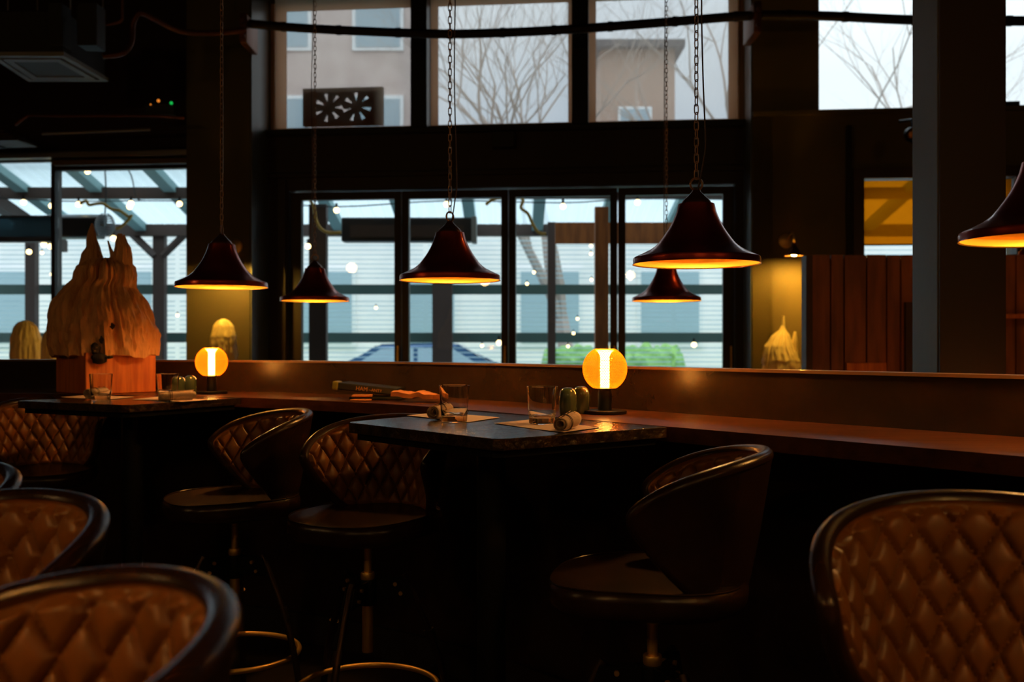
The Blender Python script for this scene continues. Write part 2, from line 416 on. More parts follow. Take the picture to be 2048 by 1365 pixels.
# ---- high right window (bare) and the amber window
f = B(); box(f, w0, w0+.03, .0, .1, ZR, 4.65); box(f, w0, 7.1, .0, .1, 4.6, 4.65); box(f, w0, 7.1, .0, .1, ZR, ZR+.02)
o = struct(bobj('window_5', f, frame_dark)); obj('window_pane', box(B(), w0+.03, 7.1, .03, .038, ZR+.02, 4.6), win_glass, o)
struct(bobj('trim_11', box(B(), sx(2006, TF), sx(2030, TF)+.03, TF-.02, TF+.06, ZR, bw(2010, 204, TF)[1]), frame_dark))
f = B(); k = .065
box(f, wa0-k, wa0+.02, TF-.03, TF+.12, za0-.03, za1+k); box(f, wa1-.02, wa1+k, TF-.03, TF+.12, za0-.03, za1+k)
box(f, wa0, wa1, TF-.03, TF+.12, za1-.02, za1+k); box(f, wa0, wa1, TF-.03, TF+.12, za0-.03, za0)
o = struct(bobj('window_6', f, mat('window_trim', (.11, .06, .03), .4)))
obj('window_pane', box(B(), wa0+.02, wa1-.02, TF+.10, TF+.105, za0, za1-.02), win_glass, o)
ab = bthing('amber_blind', 'translucent amber roller blind in the lower right window above the plank screen', 'blind')
zb = bw(1780, 487, TF)[1]
obj('blind_cloth', box(B(), wa0+.03, wa1-.03, TF+.05, TF+.051, zb, za1-.03), amber_blind, ab)
obj('hem_bar', box(B(), wa0+.03, wa1-.03, TF+.045, TF+.056, zb-.012, zb), mat('hem', (0, 0, 0)), ab)

# ---- low curved partition with ledge
WPTS = [(2.6, .45), (1.9, 1.28), (1.14, 2.23), (.64, 2.84), (.01, 3.6), (-.42, 3.97), (-.85, 4.24), (-1.35, 4.45), (-1.9, 4.60), (-2.6, 4.70), (-3.6, 4.78), (-5.2, 4.85)]
WC = catmull([(x, y, 0) for x, y in WPTS], 8)
def offs(C, d):
    out = []
    for i, p in enumerate(C):
        t = (C[min(i+1, len(C)-1)]-C[max(i-1, 0)]).normalized(); n = Vector((t.y, -t.x, 0))   # outwards = away from camera
        out.append(p+n*d)
    return out
def ribbon(bm, A_, Bq, z0, z1):
    n = len(A_); V = []
    for a, b in zip(A_, Bq):
        V.append([bm.verts.new((a.x, a.y, z0)), bm.verts.new((a.x, a.y, z1)), bm.verts.new((b.x, b.y, z1)), bm.verts.new((b.x, b.y, z0))])
    for i in range(n-1):
        for k in range(4): bm.faces.new((V[i][k], V[i+1][k], V[i+1][(k+1) % 4], V[i][(k+1) % 4]))
    bm.faces.new(V[0]); bm.faces.new(V[-1][::-1]); return bm
_t = offs(WC, 1.0)
SG = 1.0 if (_t[30]-Vector((0, 0, 0))).length > WC[30].length else -1.0
HW, HL = CAMZ-.0687, CAMZ-.206
struct(obj('wall_partition', ribbon(B(), offs(WC, 0), offs(WC, SG*.07), 0, HW-.008), part_mat, smooth=True))
struct(obj('trim_12', ribbon(B(), offs(WC, -SG*.006), offs(WC, SG*.076), HW-.008, HW), mat('partition_cap', (.20, .10, .05), .3), smooth=True))
lg = ribbon(B(), offs(WC, -SG*.397), offs(WC, -SG*.001), HL-.038, HL)
bmesh.ops.bevel(lg, geom=[e for e in lg.edges if len(e.link_faces) == 2 and e.calc_face_angle(0) > 1.2], offset=.004, segments=2, affect='EDGES')
tag(obj('bar_ledge', lg, ledge_mat, smooth=True), 'long curved reddish wooden bar ledge running along the low partition', 'ledge')
struct(obj('baseboard_back', ribbon(B(), offs(WC, -SG*.02), offs(WC, -SG*.002), 0, .12), dark_paint))

# ---- column at the right
cz0 = P(1875, 690, 3.7)
struct(obj('wall_column', box(B(), cz0.x, cz0.x+.252, 3.7, 3.935, 0, CEIL, .004), mat('column_paint', (.17, .15, .115), .5, bump=(25, .08))))

struct(obj('trim_13', box(B(), cz0.x+.004, cz0.x+.248, 3.688, 3.6995, 0, CEIL-.002, .002), mat('column_cladding', (.060, .030, .016), .45, bump=(25, .08))))
# ================================================================== PENDANTS
Rr = .175
prof_o = [(.014, .199), (.018, .195), (.030, .183), (.039, .173), (.041, .168), (.049, .166), (.0505, .160), (.054, .145), (.062, .125), (.072, .105), (.0845, .085),
          (.106, .057), (.126, .041), (.150, .029), (.166, .022), (.1715, .019), (.1735, .013), (.173, .004), (.175, 0)]
def cat2(pr, n=3):
    return [(v.x, v.y) for v in catmull([(r, z, 0) for r, z in pr], n)]
outer = [(.049, .166), (.0505, .160)] + cat2(prof_o[7:13], 4) + prof_o[13:]
inner = [(r-.003, z-.001) for r, z in outer][::-1]; inner[0] = (.1735, .0005)
def make_chain(L):
    bm = B(); pitch = .0225; n = int(L/pitch); rnd = random.Random(3)
    for i in range(n):
        z = i*pitch+.012; a = (i % 2)*PI/2+.25+rnd.uniform(-.12, .12)+.35*math.sin(i*.06)
        hw_, hl = .0062, .0075; pts = []
        for k in range(12):
            q = 2*PI*k/12; x = hw_*math.cos(q); zz = hl*(1 if math.sin(q) > 0 else -1)*(abs(math.sin(q)) > .01)+hw_*math.sin(q)
            pts.append((x*math.cos(a), x*math.sin(a), z+zz))
        tube(bm, pts, .0017, 5, closed=True)
    return bm
def make_pendant():
    t = thing('pendant_lamp', 'x', 'pendant lamp')
    obj('lamp_shade', lathe(B(), outer, 72), copper, t, True)
    obj('shade_lining', lathe(B(), [(.002, .163)]+[(r, z) for r, z in inner[::-1]], 72), shade_in, t, True)
    cap = obj('shade_cap', lathe(B(), [(0, .205), (.010, .205), (.013, .199), (.018, .194), (.026, .186), (.034, .179), (.0395, .172), (.041, .167), (.049, .166), (.049, .164), (0, .164)], 40), copper_cap, t, True)
    rg = B(); tube(rg, [(.0165*math.cos(a), 0, .221+.0165*math.sin(a)) for a in [2*PI*k/20 for k in range(20)]], .0032, 8, closed=True)
    obj('ring', rg, chain_mat, t, True)
    sk = obj('lamp_socket', lathe(B(), [(0, .163), (.018, .163), (.018, .115), (0, .115)], 20), black_metal, t, True)
    b = B(); bmesh.ops.create_uvsphere(b, u_segments=16, v_segments=10, radius=.029)
    bmesh.ops.translate(b, verts=b.verts, vec=(0, 0, .088)); obj('bulb', b, bulb_mat, t, True)
    obj('chain', make_chain(CEIL-1.705-.02), chain_mat, t, True).location = (0, 0, .235)
    cd = B(); H = CEIL-1.475
    pts = [(.004, -.005, .205), (.016, -.006, .27), (.024, -.008, .33), (.020, -.01, .42), (.015, -.01, .56), (.013, -.008, .75), (.018, -.008, 1.1), (.008, -.006, 1.5), (.02, -.006, 2.1), (.012, -.004, 2.8), (.01, 0, H)]
    tube(cd, catmull(pts, 6), .0022, 6); obj('cord', cd, cord_mat, t, True)
    obj('ceiling_rose', lathe(B(), [(0, H-.03), (.02, H-.03), (.05, H-.008), (.05, H)], 28), black_metal, t, True)
    return t
RZ = 1.481
pend = make_pendant()
pspots = [(.507, 2.75, 'largest copper bell pendant, hanging at centre right before the last glass door', 0),
          (-.214, 3.45, 'copper bell pendant hanging in front of the second glass door', .8),
          (-1.118, 3.85, 'copper bell pendant hanging in front of the dark pier left of the doors', 2.1),
          (-.999, 5.07, 'small distant copper bell pendant hanging before the leftmost glass door', 3.3),
          (.783, 5.07, 'small distant copper bell pendant partly hidden under the largest pendant', 4.4),
          (1.13, 2.11, 'copper bell pendant cut off by the right edge in front of the column', 5.2),
          (3.55, 6.9, 'tiny distant pendant at the right edge beyond the column', 1.0)]
for i, (x, y, lab, rz) in enumerate(pspots):
    o = pend if i == 0 else copy_tree(pend)
    o.location = (x, y, RZ if i < 6 else 1.74); o.rotation_euler = (0, 0, 0 if i == 0 else rz)
    if i == 6: o.scale = (1, 1, 1)
    o['label'] = lab; o['group'] = 'copper bell pendants on chains'
# two added pendants, unseen, lighting the seats beside the camera
for x, y, z, lab in ((-.95, .35, 1.66, 'added copper bell pendant, out of view over the left front seats'), (.95, .30, 1.66, 'added copper bell pendant, out of view over the right front seat')):
    o = copy_tree(pend); o.location = (x, y, z); o['label'] = lab; o['group'] = 'copper bell pendants on chains'
    o.rotation_euler = (0, 0, x)

# pendants added above the picture, unseen, to light the plank screen
for x, y, lab in ((2.5, 4.7, 'added copper bell pendant lighting the plank screen, out of view'), (3.9, 4.9, 'added copper bell pendant high by the right wall, out of view')):
    o = thing('pendant_lamp', lab, 'pendant lamp', (x, y, 3.25), 0, 'copper bell pendants on chains')
    for ch in pend.children:
        if ch.name.split('.')[0] in ('lamp_shade', 'shade_lining', 'shade_cap', 'ring', 'lamp_socket', 'bulb'):
            c_ = copy_tree(ch, o)
    b_ = B(); tube(b_, [(0, 0, .235), (0, 0, CEIL-3.25)], .006, 8); obj('rod', b_, chain_mat, o)
# opal globes added as unseen fill light over the room behind the camera
opal = emis('fill_glow', (1, .56, .20), FILL_GLOBE)
for x, y, z in ((-2.6, -1.2, 2.5), (.2, -1.6, 2.6), (2.8, -1.1, 2.5), (-4.4, 1.3, 2.6)):
    t = thing('fill_globe', 'added fill globe, unseen in the room behind the camera, %s' % ('beside the far left wall' if x < -4 else 'left side' if x < -1 else 'middle' if x < 1 else 'right side'), 'lamp', (x, y, z), 0, 'added fill globes')
    b_ = B(); bmesh.ops.create_uvsphere(b_, u_segments=20, v_segments=12, radius=.085); obj('globe', b_, opal, t, True)
    b_ = B(); tube(b_, [(0, 0, .12), (0, 0, CEIL-z)], .008, 8); obj('stem', b_, black_metal, t)

# ================================================================== TABLES
def table(poly, label):
    cx = sum(p[0] for p in poly)/len(poly); cy = sum(p[1] for p in poly)/len(poly)
    t = thing('high_table', label, 'table', (cx, cy, 0))
    lp = [(p[0]-cx, p[1]-cy) for p in poly]
    # clip the free corners a little
    out = []
    n = len(lp)
    for i in range(n):
        p = Vector(lp[i]); a = Vector(lp[i-1]); b = Vector(lp[(i+1) % n]); k = .018 if i in (0, 3) else .002
        out += [p+(a-p).normalized()*k, p+(b-p).normalized()*k]
    tp = prism(B(), out, HL-.027, HL, .0015)
    ob = obj('tabletop', tp, [stone, stone_edge], t)
    for f in ob.data.polygons:
        if f.normal.z < .5: f.material_index = 1
    obj('underframe', prism(B(), [(q[0]*.94, q[1]*.94) for q in out], HL-.045, HL-.027), black_metal, t)
    pb = B(); tube(pb, [(0, 0, .03), (0, 0, HL-.045)], .038, 24); obj('pedestal', pb, black_metal, t, True)
    obj('base_plate', lathe(B(), [(0, 0), (.22, 0), (.22, .012), (.06, .03), (0, .03)], 40), black_metal, t, True)
    return t
N1, R1, F1, L1 = (-.031, 2.18), (.388, 2.505), (-.132, 3.115), (-.4426, 2.658)
N2, R2, F2, L2 = (-1.317, 3.405), (-1.05, 3.878), (-1.515, 4.078), (-1.83, 3.68)
table([N1, R1, F1, L1], 'dark polished stone high table with two glasses, corner pointing at the viewer')
table([N2, R2, F2, L2], 'dark stone high table further left, in front of the tall wax mound')

# ================================================================== TABLEWARE
def make_glass():
    H, rt, rb = .0965, .041, .034
    pr = [(0, 0), (rb-.002, 0), (rb, .002)]+[(rb+(rt-rb)*k/8, .002+(H-.002)*k/8) for k in range(1, 9)]
    pr += [(rt-.001, H+.0007), (rt-.0022, H)]+[(rt-.0022-(rt-rb)*k/8*.85, H-(H-.019)*k/8) for k in range(1, 8)]+[(rb-.006, .017), (rb-.014, .0155), (0, .015)]
    return obj('rocks_glass', lathe(B(), pr, 64), glass, None, True)
g0 = make_glass()
for i, (x, y, lab) in enumerate([(-.154, 2.667, 'clear rocks glass on the nearer table beside the upright end of a napkin roll'),
                                 (.078, 2.60, 'clear rocks glass on the nearer table left of the green shakers'),
                                 (-1.529, 3.72, 'clear rocks glass on the far left table before the orange block'),
                                 (-1.287, 3.74, 'clear rocks glass on the far left table beside the green shakers')]):
    o = g0 if i == 0 else g0.copy()
    if i: COL.objects.link(o)
    o.location = (x, y, HL+.0008); tag(o, lab, 'glass', 'rocks glasses')
def mat_sheet(c, label, seed):
    cx = sum(p[0] for p in c)/4; cy = sum(p[1] for p in c)/4
    bm = B(); n = 10; V = {}
    c = [Vector((p[0]-cx, p[1]-cy, 0)) for p in c]
    for lay in (0, 1):
        for i in range(n+1):
            for j in range(n+1):
                u, v = i/n, j/n
                p = c[0]*(1-u)*(1-v)+c[1]*u*(1-v)+c[2]*u*v+c[3]*(1-u)*v
                edge = max(abs(u-.5), abs(v-.5))*2
                V[lay, i, j] = bm.verts.new((p.x, p.y, .0006*lay+.0006+.0015*edge**6*(.5+.5*math.sin(seed+5*u+3*v))))
    for i in range(n):
        for j in range(n):
            bm.faces.new((V[1, i, j], V[1, i+1, j], V[1, i+1, j+1], V[1, i, j+1])); bm.faces.new((V[0, i, j], V[0, i, j+1], V[0, i+1, j+1], V[0, i+1, j]))
    for i in range(n):
        for q in ((i, 0, i+1, 0), (i, n, i+1, n), (0, i, 0, i+1), (n, i, n, i+1)):
            bm.faces.new((V[0, q[0], q[1]], V[0, q[2], q[3]], V[1, q[2], q[3]], V[1, q[0], q[1]]))
    return tag(obj('paper_placemat', bm, paper, loc=(cx, cy, HL)), label, 'placemat', 'paper placemats')
MA = [(-.3025, 2.881), (-.115, 2.641), (-.035, 2.803), (-.2225, 3.02)]
MB_ = [(-.0468, 2.60), (.121, 2.328), (.216, 2.467), (.048, 2.739)]
mat_sheet(MA, 'pale paper placemat behind the left glass on the nearer table', 1)
mat_sheet(MB_, 'pale paper placemat under the right glass and napkin on the nearer table', 2)
def T2(p, dx=.05, dy=-.02):
    a = math.radians(21); x, y = p[0]-N1[0], p[1]-N1[1]
    return (x*math.cos(a)-y*math.sin(a)+N2[0]+dx, x*math.sin(a)+y*math.cos(a)+N2[1]+dy)
mat_sheet([T2(p, .06, -.06) for p in MA], 'pale paper placemat by the left glass on the far left table', 3)
mat_sheet([T2(p, .055, -.03) for p in MB_], 'pale paper placemat by the right glass on the far left table', 4)
def napkin(p0, p1, r0, r1, label, seed):
    a, b = Vector(p0), Vector(p1); d = b-a; L = d.length; ang = math.atan2(d.y, d.x)
    t = thing('napkin_roll', label, 'napkin', (a.x, a.y, HL+.0022), ang, 'rolled cloth napkins')
    bm = B(); turns = 3.2; n = 90; nl = 8; grid = []
    for j in range(nl+1):
        x = L*j/nl; rr = r0+(r1-r0)*j/nl; row = []
        for i in range(n+1):
            q = i/n*turns*2*PI; r = rr*(.42+.58*i/n)*(1+.02*noise.noise(Vector((q, x*20, seed))))
            xx = x+.006*math.sin(q*.5+seed)*(1 if j in (0, nl) else 0)
            row.append(bm.verts.new((xx, r*math.cos(q), rr+r*math.sin(q))))
        grid.append(row)
    for j in range(nl):
        for i in range(n): bm.faces.new((grid[j][i], grid[j][i+1], grid[j+1][i+1], grid[j+1][i]))
    o = obj('cloth', bm, napkin_mat, t, True)
    md = o.modifiers.new('thick', 'SOLIDIFY'); md.thickness = .0012
    bd = B()
    for x in (L*.28, L*.34):
        rr = r0+(r1-r0)*x/L
        tube(bd, [(x, (rr+.0012)*math.cos(q), rr+(rr+.0012)*math.sin(q)) for q in [2*PI*k/40 for k in range(40)]], .0009, 5, closed=True)
    obj('woven_stripe', bd, ink, t, True)
    mk = B()
    for x, q in ((L*.55, 1.2), (L*.66, .6), (L*.72, 1.7)):
        rr = r0+(r1-r0)*x/L+.0011
        tube(mk, [(x+.004*math.sin(3*u), rr*math.cos(q+u), rr+rr*math.sin(q+u)) for u in (0, .12, .24, .36, .48)], .0008, 4)
    obj('printed_mark', mk, ink, t)
    return t
napkin((.1135, 2.345), (.152, 2.46), .0165, .0215, 'cream napkin roll lying on the placemat beside the right glass, nearer table', 1)
napkin((-.213, 2.72), (-.182, 2.83), .0190, .0205, 'cream napkin roll seen end-on left of the left glass, nearer table', 2)
napkin((-1.268, 3.60), (-1.165, 3.66), .0165, .020, 'cream napkin roll lying beside the right glass, far left table', 3)
napkin((-1.585, 3.735), (-1.555, 3.85), .020, .021, 'cream napkin roll left of the left glass, far left table', 4)
def shaker():
    pr = [(0, 0), (.021, 0), (.0235, .002), (.0255, .012), (.0262, .03), (.026, .05), (.0245, .063), (.0205, .0735), (.013, .0795), (.005, .081), (0, .081)]
    t = thing('salt_shaker', 'x', 'shaker')
    obj('shaker_body', lathe(B(), [(v.x, v.y) for v in catmull([(r, z, 0) for r, z in pr], 3)], 40), green_glaze, t, True)
    hb = B()
    for q in range(3): bmesh.ops.create_uvsphere(hb, u_segments=8, v_segments=5, radius=.0013, matrix=Matrix.Translation((.006*math.cos(q*2.1), .006*math.sin(q*2.1), .0805)))
    obj('pour_hole', hb, ink, t)
    obj('cork_stopper', lathe(B(), [(0, -.0), (.010, -.0), (.010, .004), (0, .004)], 16), napkin_mat, t)
    return t
sh = shaker()
for i, (x, y, lab) in enumerate([(.162, 2.90, 'glossy green egg-shaped shaker on the nearer table, the one closer to the glass'),
                                 (.206, 2.99, 'glossy green egg-shaped shaker beside the near ball lamp'),
                                 (-1.310, 3.93, 'glossy dark green shaker on the far left table, closer to the glass'),
                                 (-1.300, 4.04, 'glossy dark green shaker on the far left, closer to the far ball lamp')]):
    o = sh if i == 0 else copy_tree(sh)
    o.location = (x, y, HL+.0006); o['label'] = lab; o['group'] = 'green ceramic shakers'
# ---- ball lamps
def ball_lamp():
    t = thing('ball_lamp', 'x', 'table lamp')
    obj('lamp_base', lathe(B(), [(0, 0), (.063, 0), (.065, .002), (.065, .009), (.063, .011), (0, .011)], 56), black_metal, t, True)
    obj('lamp_stem', lathe(B(), [(0, .011), (.0205, .011), (.0205, .064), (.019, .066), (.019, .072), (.026, .076), (0, .076)], 32), black_metal, t, True)
    R, zc = .0655, .1336; a0, a1 = -math.asin(.057/.0655)+.02, math.asin(.059/.0655)
    pr = [(R*math.cos(a0+(a1-a0)*k/28), zc+R*math.sin(a0+(a1-a0)*k/28)) for k in range(29)]
    gl = obj('globe', lathe(B(), pr, 64), globe_mat, t, True)
    lt = B(); nr, ns = 30, 56; rows = []
    Rl = R+.0006
    for i in range(nr+1):
        a = a0+(a1-a0)*i/nr
        rows.append([lt.verts.new((Rl*math.cos(a)*math.cos(2*PI*(k+.5*(i % 2))/ns), Rl*math.cos(a)*math.sin(2*PI*(k+.5*(i % 2))/ns), zc+Rl*math.sin(a))) for k in range(ns)])
    for i in range(nr):
        for k in range(ns):
            a, b = rows[i], rows[i+1]; k2 = (k+1) % ns
            if i % 2 == 0: lt.faces.new((a[k], a[k2], b[k])); lt.faces.new((a[k2], b[k2], b[k]))
            else: lt.faces.new((a[k], b[k2], b[k])); lt.faces.new((a[k], a[k2], b[k2]))
    o = obj('honeycomb_relief', lt, lattice_mat, gl)
    md = o.modifiers.new('wire', 'WIREFRAME'); md.thickness = .0013; md.use_replace = True
    rp = [(0, .077), (.0135, .077), (.0135, .168), (.015, .175), (.020, .183), (.028, .190), (.024, .191), (.010, .184), (0, .183)]
    obj('glowing_rod', lathe(B(), rp, 28), rod_mat, t, True)
    return t
bl = ball_lamp(); bl.location = (.277, 2.985, HL+.0003); bl['label'] = 'lit amber ball lamp with black base on the ledge, behind the nearer table'
bl['group'] = 'amber ball lamps'
b2 = copy_tree(bl); b2.location = (-1.262, 4.20, HL+.0003); b2['label'] = 'lit amber ball lamp with black base on the ledge, right of the tall wax mound'
# added low tables and ball lamps, unseen, lighting column, planks and wax from below
for x, y, lab in ((1.72, 3.38, 'beside the column'), (2.35, 5.75, 'before the plank screen'), (3.7, 5.6, 'before the right plank screen end'), (1.3, 6.9, 'near the last glass door'), (-2.3, 6.9, 'before the dark pier'), (-4.1, 7.2, 'before the left windows')):
    t = thing('low_table', 'added round low table hidden beyond the partition, '+lab, 'table', (x, y, 0), 0, 'added low tables beyond the partition')
    obj('tabletop', lathe(B(), [(0, .70), (.27, .70), (.28, .71), (.28, .722), (0, .722)], 40), frame_wood, t, True)
    b_ = B(); tube(b_, [(0, 0, .02), (0, 0, .70)], .03, 16); obj('pedestal', b_, black_metal, t, True)
    obj('base_plate', lathe(B(), [(0, 0), (.2, 0), (.2, .02), (0, .02)], 32), black_metal, t, True)
    o = copy_tree(bl); o.location = (x, y, .7225); o['label'] = 'added ball lamp on a low table beyond the partition, '+lab; o['group'] = 'added ball lamps beyond the partition'
# ---- menus on the ledge
mt = thing('menu_folder', 'dark green menu folder with orange lettering lying tilted on the ledge', 'menu', (-.548, 3.72, HL+.042), math.radians(-6))
mt.rotation_euler = (0, math.radians(5.6), math.radians(-6))
obj('cover', box(B(), -.104, .122, -.006, .155, -.013, .013, .003), green_book, mt)
obj('pages', box(B(), -.100, .118, -.008, .150, -.009, .009), mat('page_edges', (.030, .024, .014), .9), mt)
obj('corner_cap', box(B(), -.122, -.100, -.010, .05, -.015, .017, .005), olive_cap, mt)
def text(body, size, parent, loc, rot, m, name='lettering'):
    cu = bpy.data.curves.new(name, 'FONT'); cu.body = body; cu.size = size; cu.extrude = .0003
    o = bpy.data.objects.new(name, cu); me = bpy.data.meshes.new_from_object(o); bpy.data.objects.remove(o); bpy.data.curves.remove(cu)
    me.materials.clear(); me.materials.append(m); o = bpy.data.objects.new(name, me); COL.objects.link(o); o.parent = parent; o.location = loc; o.rotation_euler = rot; return o
text('HAM', .021, mt, (-.032, -.0085, -.0075), (PI/2, 0, 0), gold_leaf)
text('~ANTY', .0155, mt, (.018, -.0085, -.0065), (PI/2, 0, 0), gold_leaf)
def crumple(name, x0, x1, y0, y1, th, amp, seed, m, label, cat, loc, rz):
    bm = B(); r = bmesh.ops.create_grid(bm, x_segments=26, y_segments=14, size=.5)
    for v in bm.verts:
        v.co.x = x0+(v.co.x+.5)*(x1-x0); v.co.y = y0+(v.co.y+.5)*(y1-y0)
        v.co.z = th+amp*noise.noise(Vector((v.co.x*14, v.co.y*14, seed)))+amp*.5*noise.noise(Vector((v.co.x*40, v.co.y*40, seed)))
        v.co.y += .012*noise.noise(Vector((v.co.x*20, seed, v.co.y*9)))
    ext = bmesh.ops.extrude_face_region(bm, geom=bm.faces[:])
    for g in ext['geom']:
        if isinstance(g, bmesh.types.BMVert): g.co.z = max(.0, g.co.z-.016)
    return tag(obj(name, bm, m, smooth=True, loc=loc), label, cat)
o = crumple('paper_bundle', -.085, .085, -.04, .04, .020, .012, 3, orange_paper, 'crumpled orange paper bundle beyond the end of the green menu folder', 'paper', (-.345, 3.60, HL+.014), 0)
o.rotation_euler = (0, math.radians(4), math.radians(-20))
def flatbox(name, m, label, cat, x, y, z, L, W, H, rz):
    return tag(obj(name, box(B(), -L/2, L/2, -W/2, W/2, 0, H, .003), m, loc=(x, y, z)), label, cat)
for nm, m, lab, cat, x, y, z, L, W, H, r in [
    ('notebook', green_book, 'dark notebook lying lowest under the green menu folder', 'notebook', -.50, 3.76, HL+.001, .20, .12, .012, -.1),
    ('order_pad', orange_paper, 'thin orange order pad sticking out under the green menu folder', 'notepad', -.555, 3.72, HL+.0135, .075, .09, .008, .05),
    ('order_pad', orange_paper, 'small orange pad lying on the ledge in front of the dark notebook', 'notepad', -.553, 3.655, HL+.001, .07, .05, .006, -.2)]:
    o = flatbox(nm, m, lab, cat, x, y, z, L, W, H, 0); o.rotation_euler = (0, 0, r)

# ================================================================== STOOLS
SEATZ = .77
def surf(a, z):
    hz = max(0, (z+.02)/.30); rx = .172+.066*hz**.75; ry = .185+.055*hz**.8
    return Vector((rx*math.sin(a), -ry*math.cos(a), z))
AM = math.radians(97)
def lims(s):
    zt0 = .262-.075*s**2.2; zb0 = -.02 if s < .55 else -.02+.13*((s-.55)/.45)**1.25
    zc = (zt0+zb0)/2; f = max(0, 1-s**9)**.5
    return zc+(zb0-zc)*f, zc+(zt0-zc)*f
def snorm(a, z):
    e = 1e-3; du = surf(a+e, z)-surf(a-e, z); dz = surf(a, z+e)-surf(a, z-e); n = du.cross(dz).normalized()
    if n.dot(Vector((0, 0, z))-surf(a, z)) < 0: n = -n
    return n
def sm(x): x = max(0, min(1, x)); return x*x*(3-2*x)
RIM = .0155
def backrest_meshes():
    NU, NV = 230, 96; inn, out = B(), B(); GI, GO = [], []; top, bot = [], []
    for i in range(NU+1):
        w_ = -1+2*i/NU; u = math.sin(w_*PI/2)*.999; s = abs(u); a = u*AM; zb, zt = lims(s); ci, co = [], []
        for j in range(NV+1):
            v = j/NV; z = zb+(zt-zb)*v; p = surf(a, z); n = snorm(a, z)
            ed = min(min(z-zb, zt-z), (1-s)*AM*.235*1.1)
            fade = sm((ed-.008)/.016)
            pa, q = a*.235/.064, z/.088
            A_, B_ = pa+q, pa-q
            gA = min(A_ % 1, 1-A_ % 1); gB = min(B_ % 1, 1-B_ % 1)
            pil = .55*sm(min(gA, gB)/.13)+.45*(abs(math.sin(PI*A_))*abs(math.sin(PI*B_)))**.6
            hgt = RIM*.85-.006*sm(ed/.012)*(1-fade)+fade*(-.006+.0165*pil)
            ci.append(inn.verts.new(p+n*hgt)); co.append(out.verts.new(p-n*RIM*.85))
        GI.append(ci); GO.append(co)
        top.append((surf(a, zt), snorm(a, zt))); bot.append((surf(a, zb), snorm(a, zb)))
    for G, bm in ((GI, inn), (GO, out)):
        for i in range(NU):
            for j in range(NV): bm.faces.new((G[i][j], G[i+1][j], G[i+1][j+1], G[i][j+1]))
        bmesh.ops.remove_doubles(bm, verts=bm.verts, dist=1e-5)
    loop = top+bot[::-1][1:-1]; rim = B(); rings = []; n_ = len(loop); K = 10
    for i in range(n_):
        p, nn = loop[i]; t = (loop[(i+1) % n_][0]-loop[i-1][0]).normalized(); o_ = t.cross(nn).normalized()
        c_ = surf(0, .13)
        if i < len(top):
            if o_.dot(Vector((0, 0, 1)) if abs(o_.z) > .3 else p-surf(loop[i][0].x*0, .13)) < 0: o_ = -o_
        rings.append((p, nn, o_))
    # consistent outward side
    ref = rings[len(top)//2][2]; flip = 1 if ref.z > 0 else -1
    prev = None; RV = [None]*n_
    order = list(range(len(top)//2, n_))+list(range(0, len(top)//2))
    for i in order:
        p, nn, _ = rings[i]; t = (loop[(i+1) % n_][0]-loop[i-1][0]).normalized(); o_ = t.cross(nn).normalized()
        if prev is None: sgn = 1 if o_.z > 0 else -1
        o_ = o_*sgn; prev = o_
        RV[i] = [rim.verts.new(p+(nn*math.cos(PI*k/K)+o_*math.sin(PI*k/K))*RIM - o_*.003) for k in range(K+1)]
    for i in range(n_):
        a, b = RV[i], RV[(i+1) % n_]
        for k in range(K): rim.faces.new((a[k], a[k+1], b[k+1], b[k]))
    return inn, out, rim
def sup(a, rx, ry, e): 
    c, s = math.cos(a), math.sin(a); return rx*math.copysign(abs(c)**(2/e), c), ry*math.copysign(abs(s)**(2/e), s)
def seat_mesh():
    bm = B(); seg = 72; rings = []
    for k, z in [(.02, -.012), (.3, -.011), (.6, -.008), (.8, -.003), (.9, .001), (.955, .001), (.985, -.006), (1.0, -.02), (.99, -.038), (.955, -.052), (.86, -.062), (.5, -.066), (.02, -.066)]:
        ring = []
        for i in range(seg):
            x, y = sup(2*PI*i/seg, .205*k, .212*k, 2.7)
            ring.append(bm.verts.new((x, y+.01, z-(.010*max(0, y/.212)**2))))
        rings.append(ring)
    for a, b in zip(rings, rings[1:]):
        for i in range(seg): bm.faces.new((a[i], a[(i+1) % seg], b[(i+1) % seg], b[i]))
    bm.faces.new(rings[0]); bm.faces.new(rings[-1][::-1]); return bm
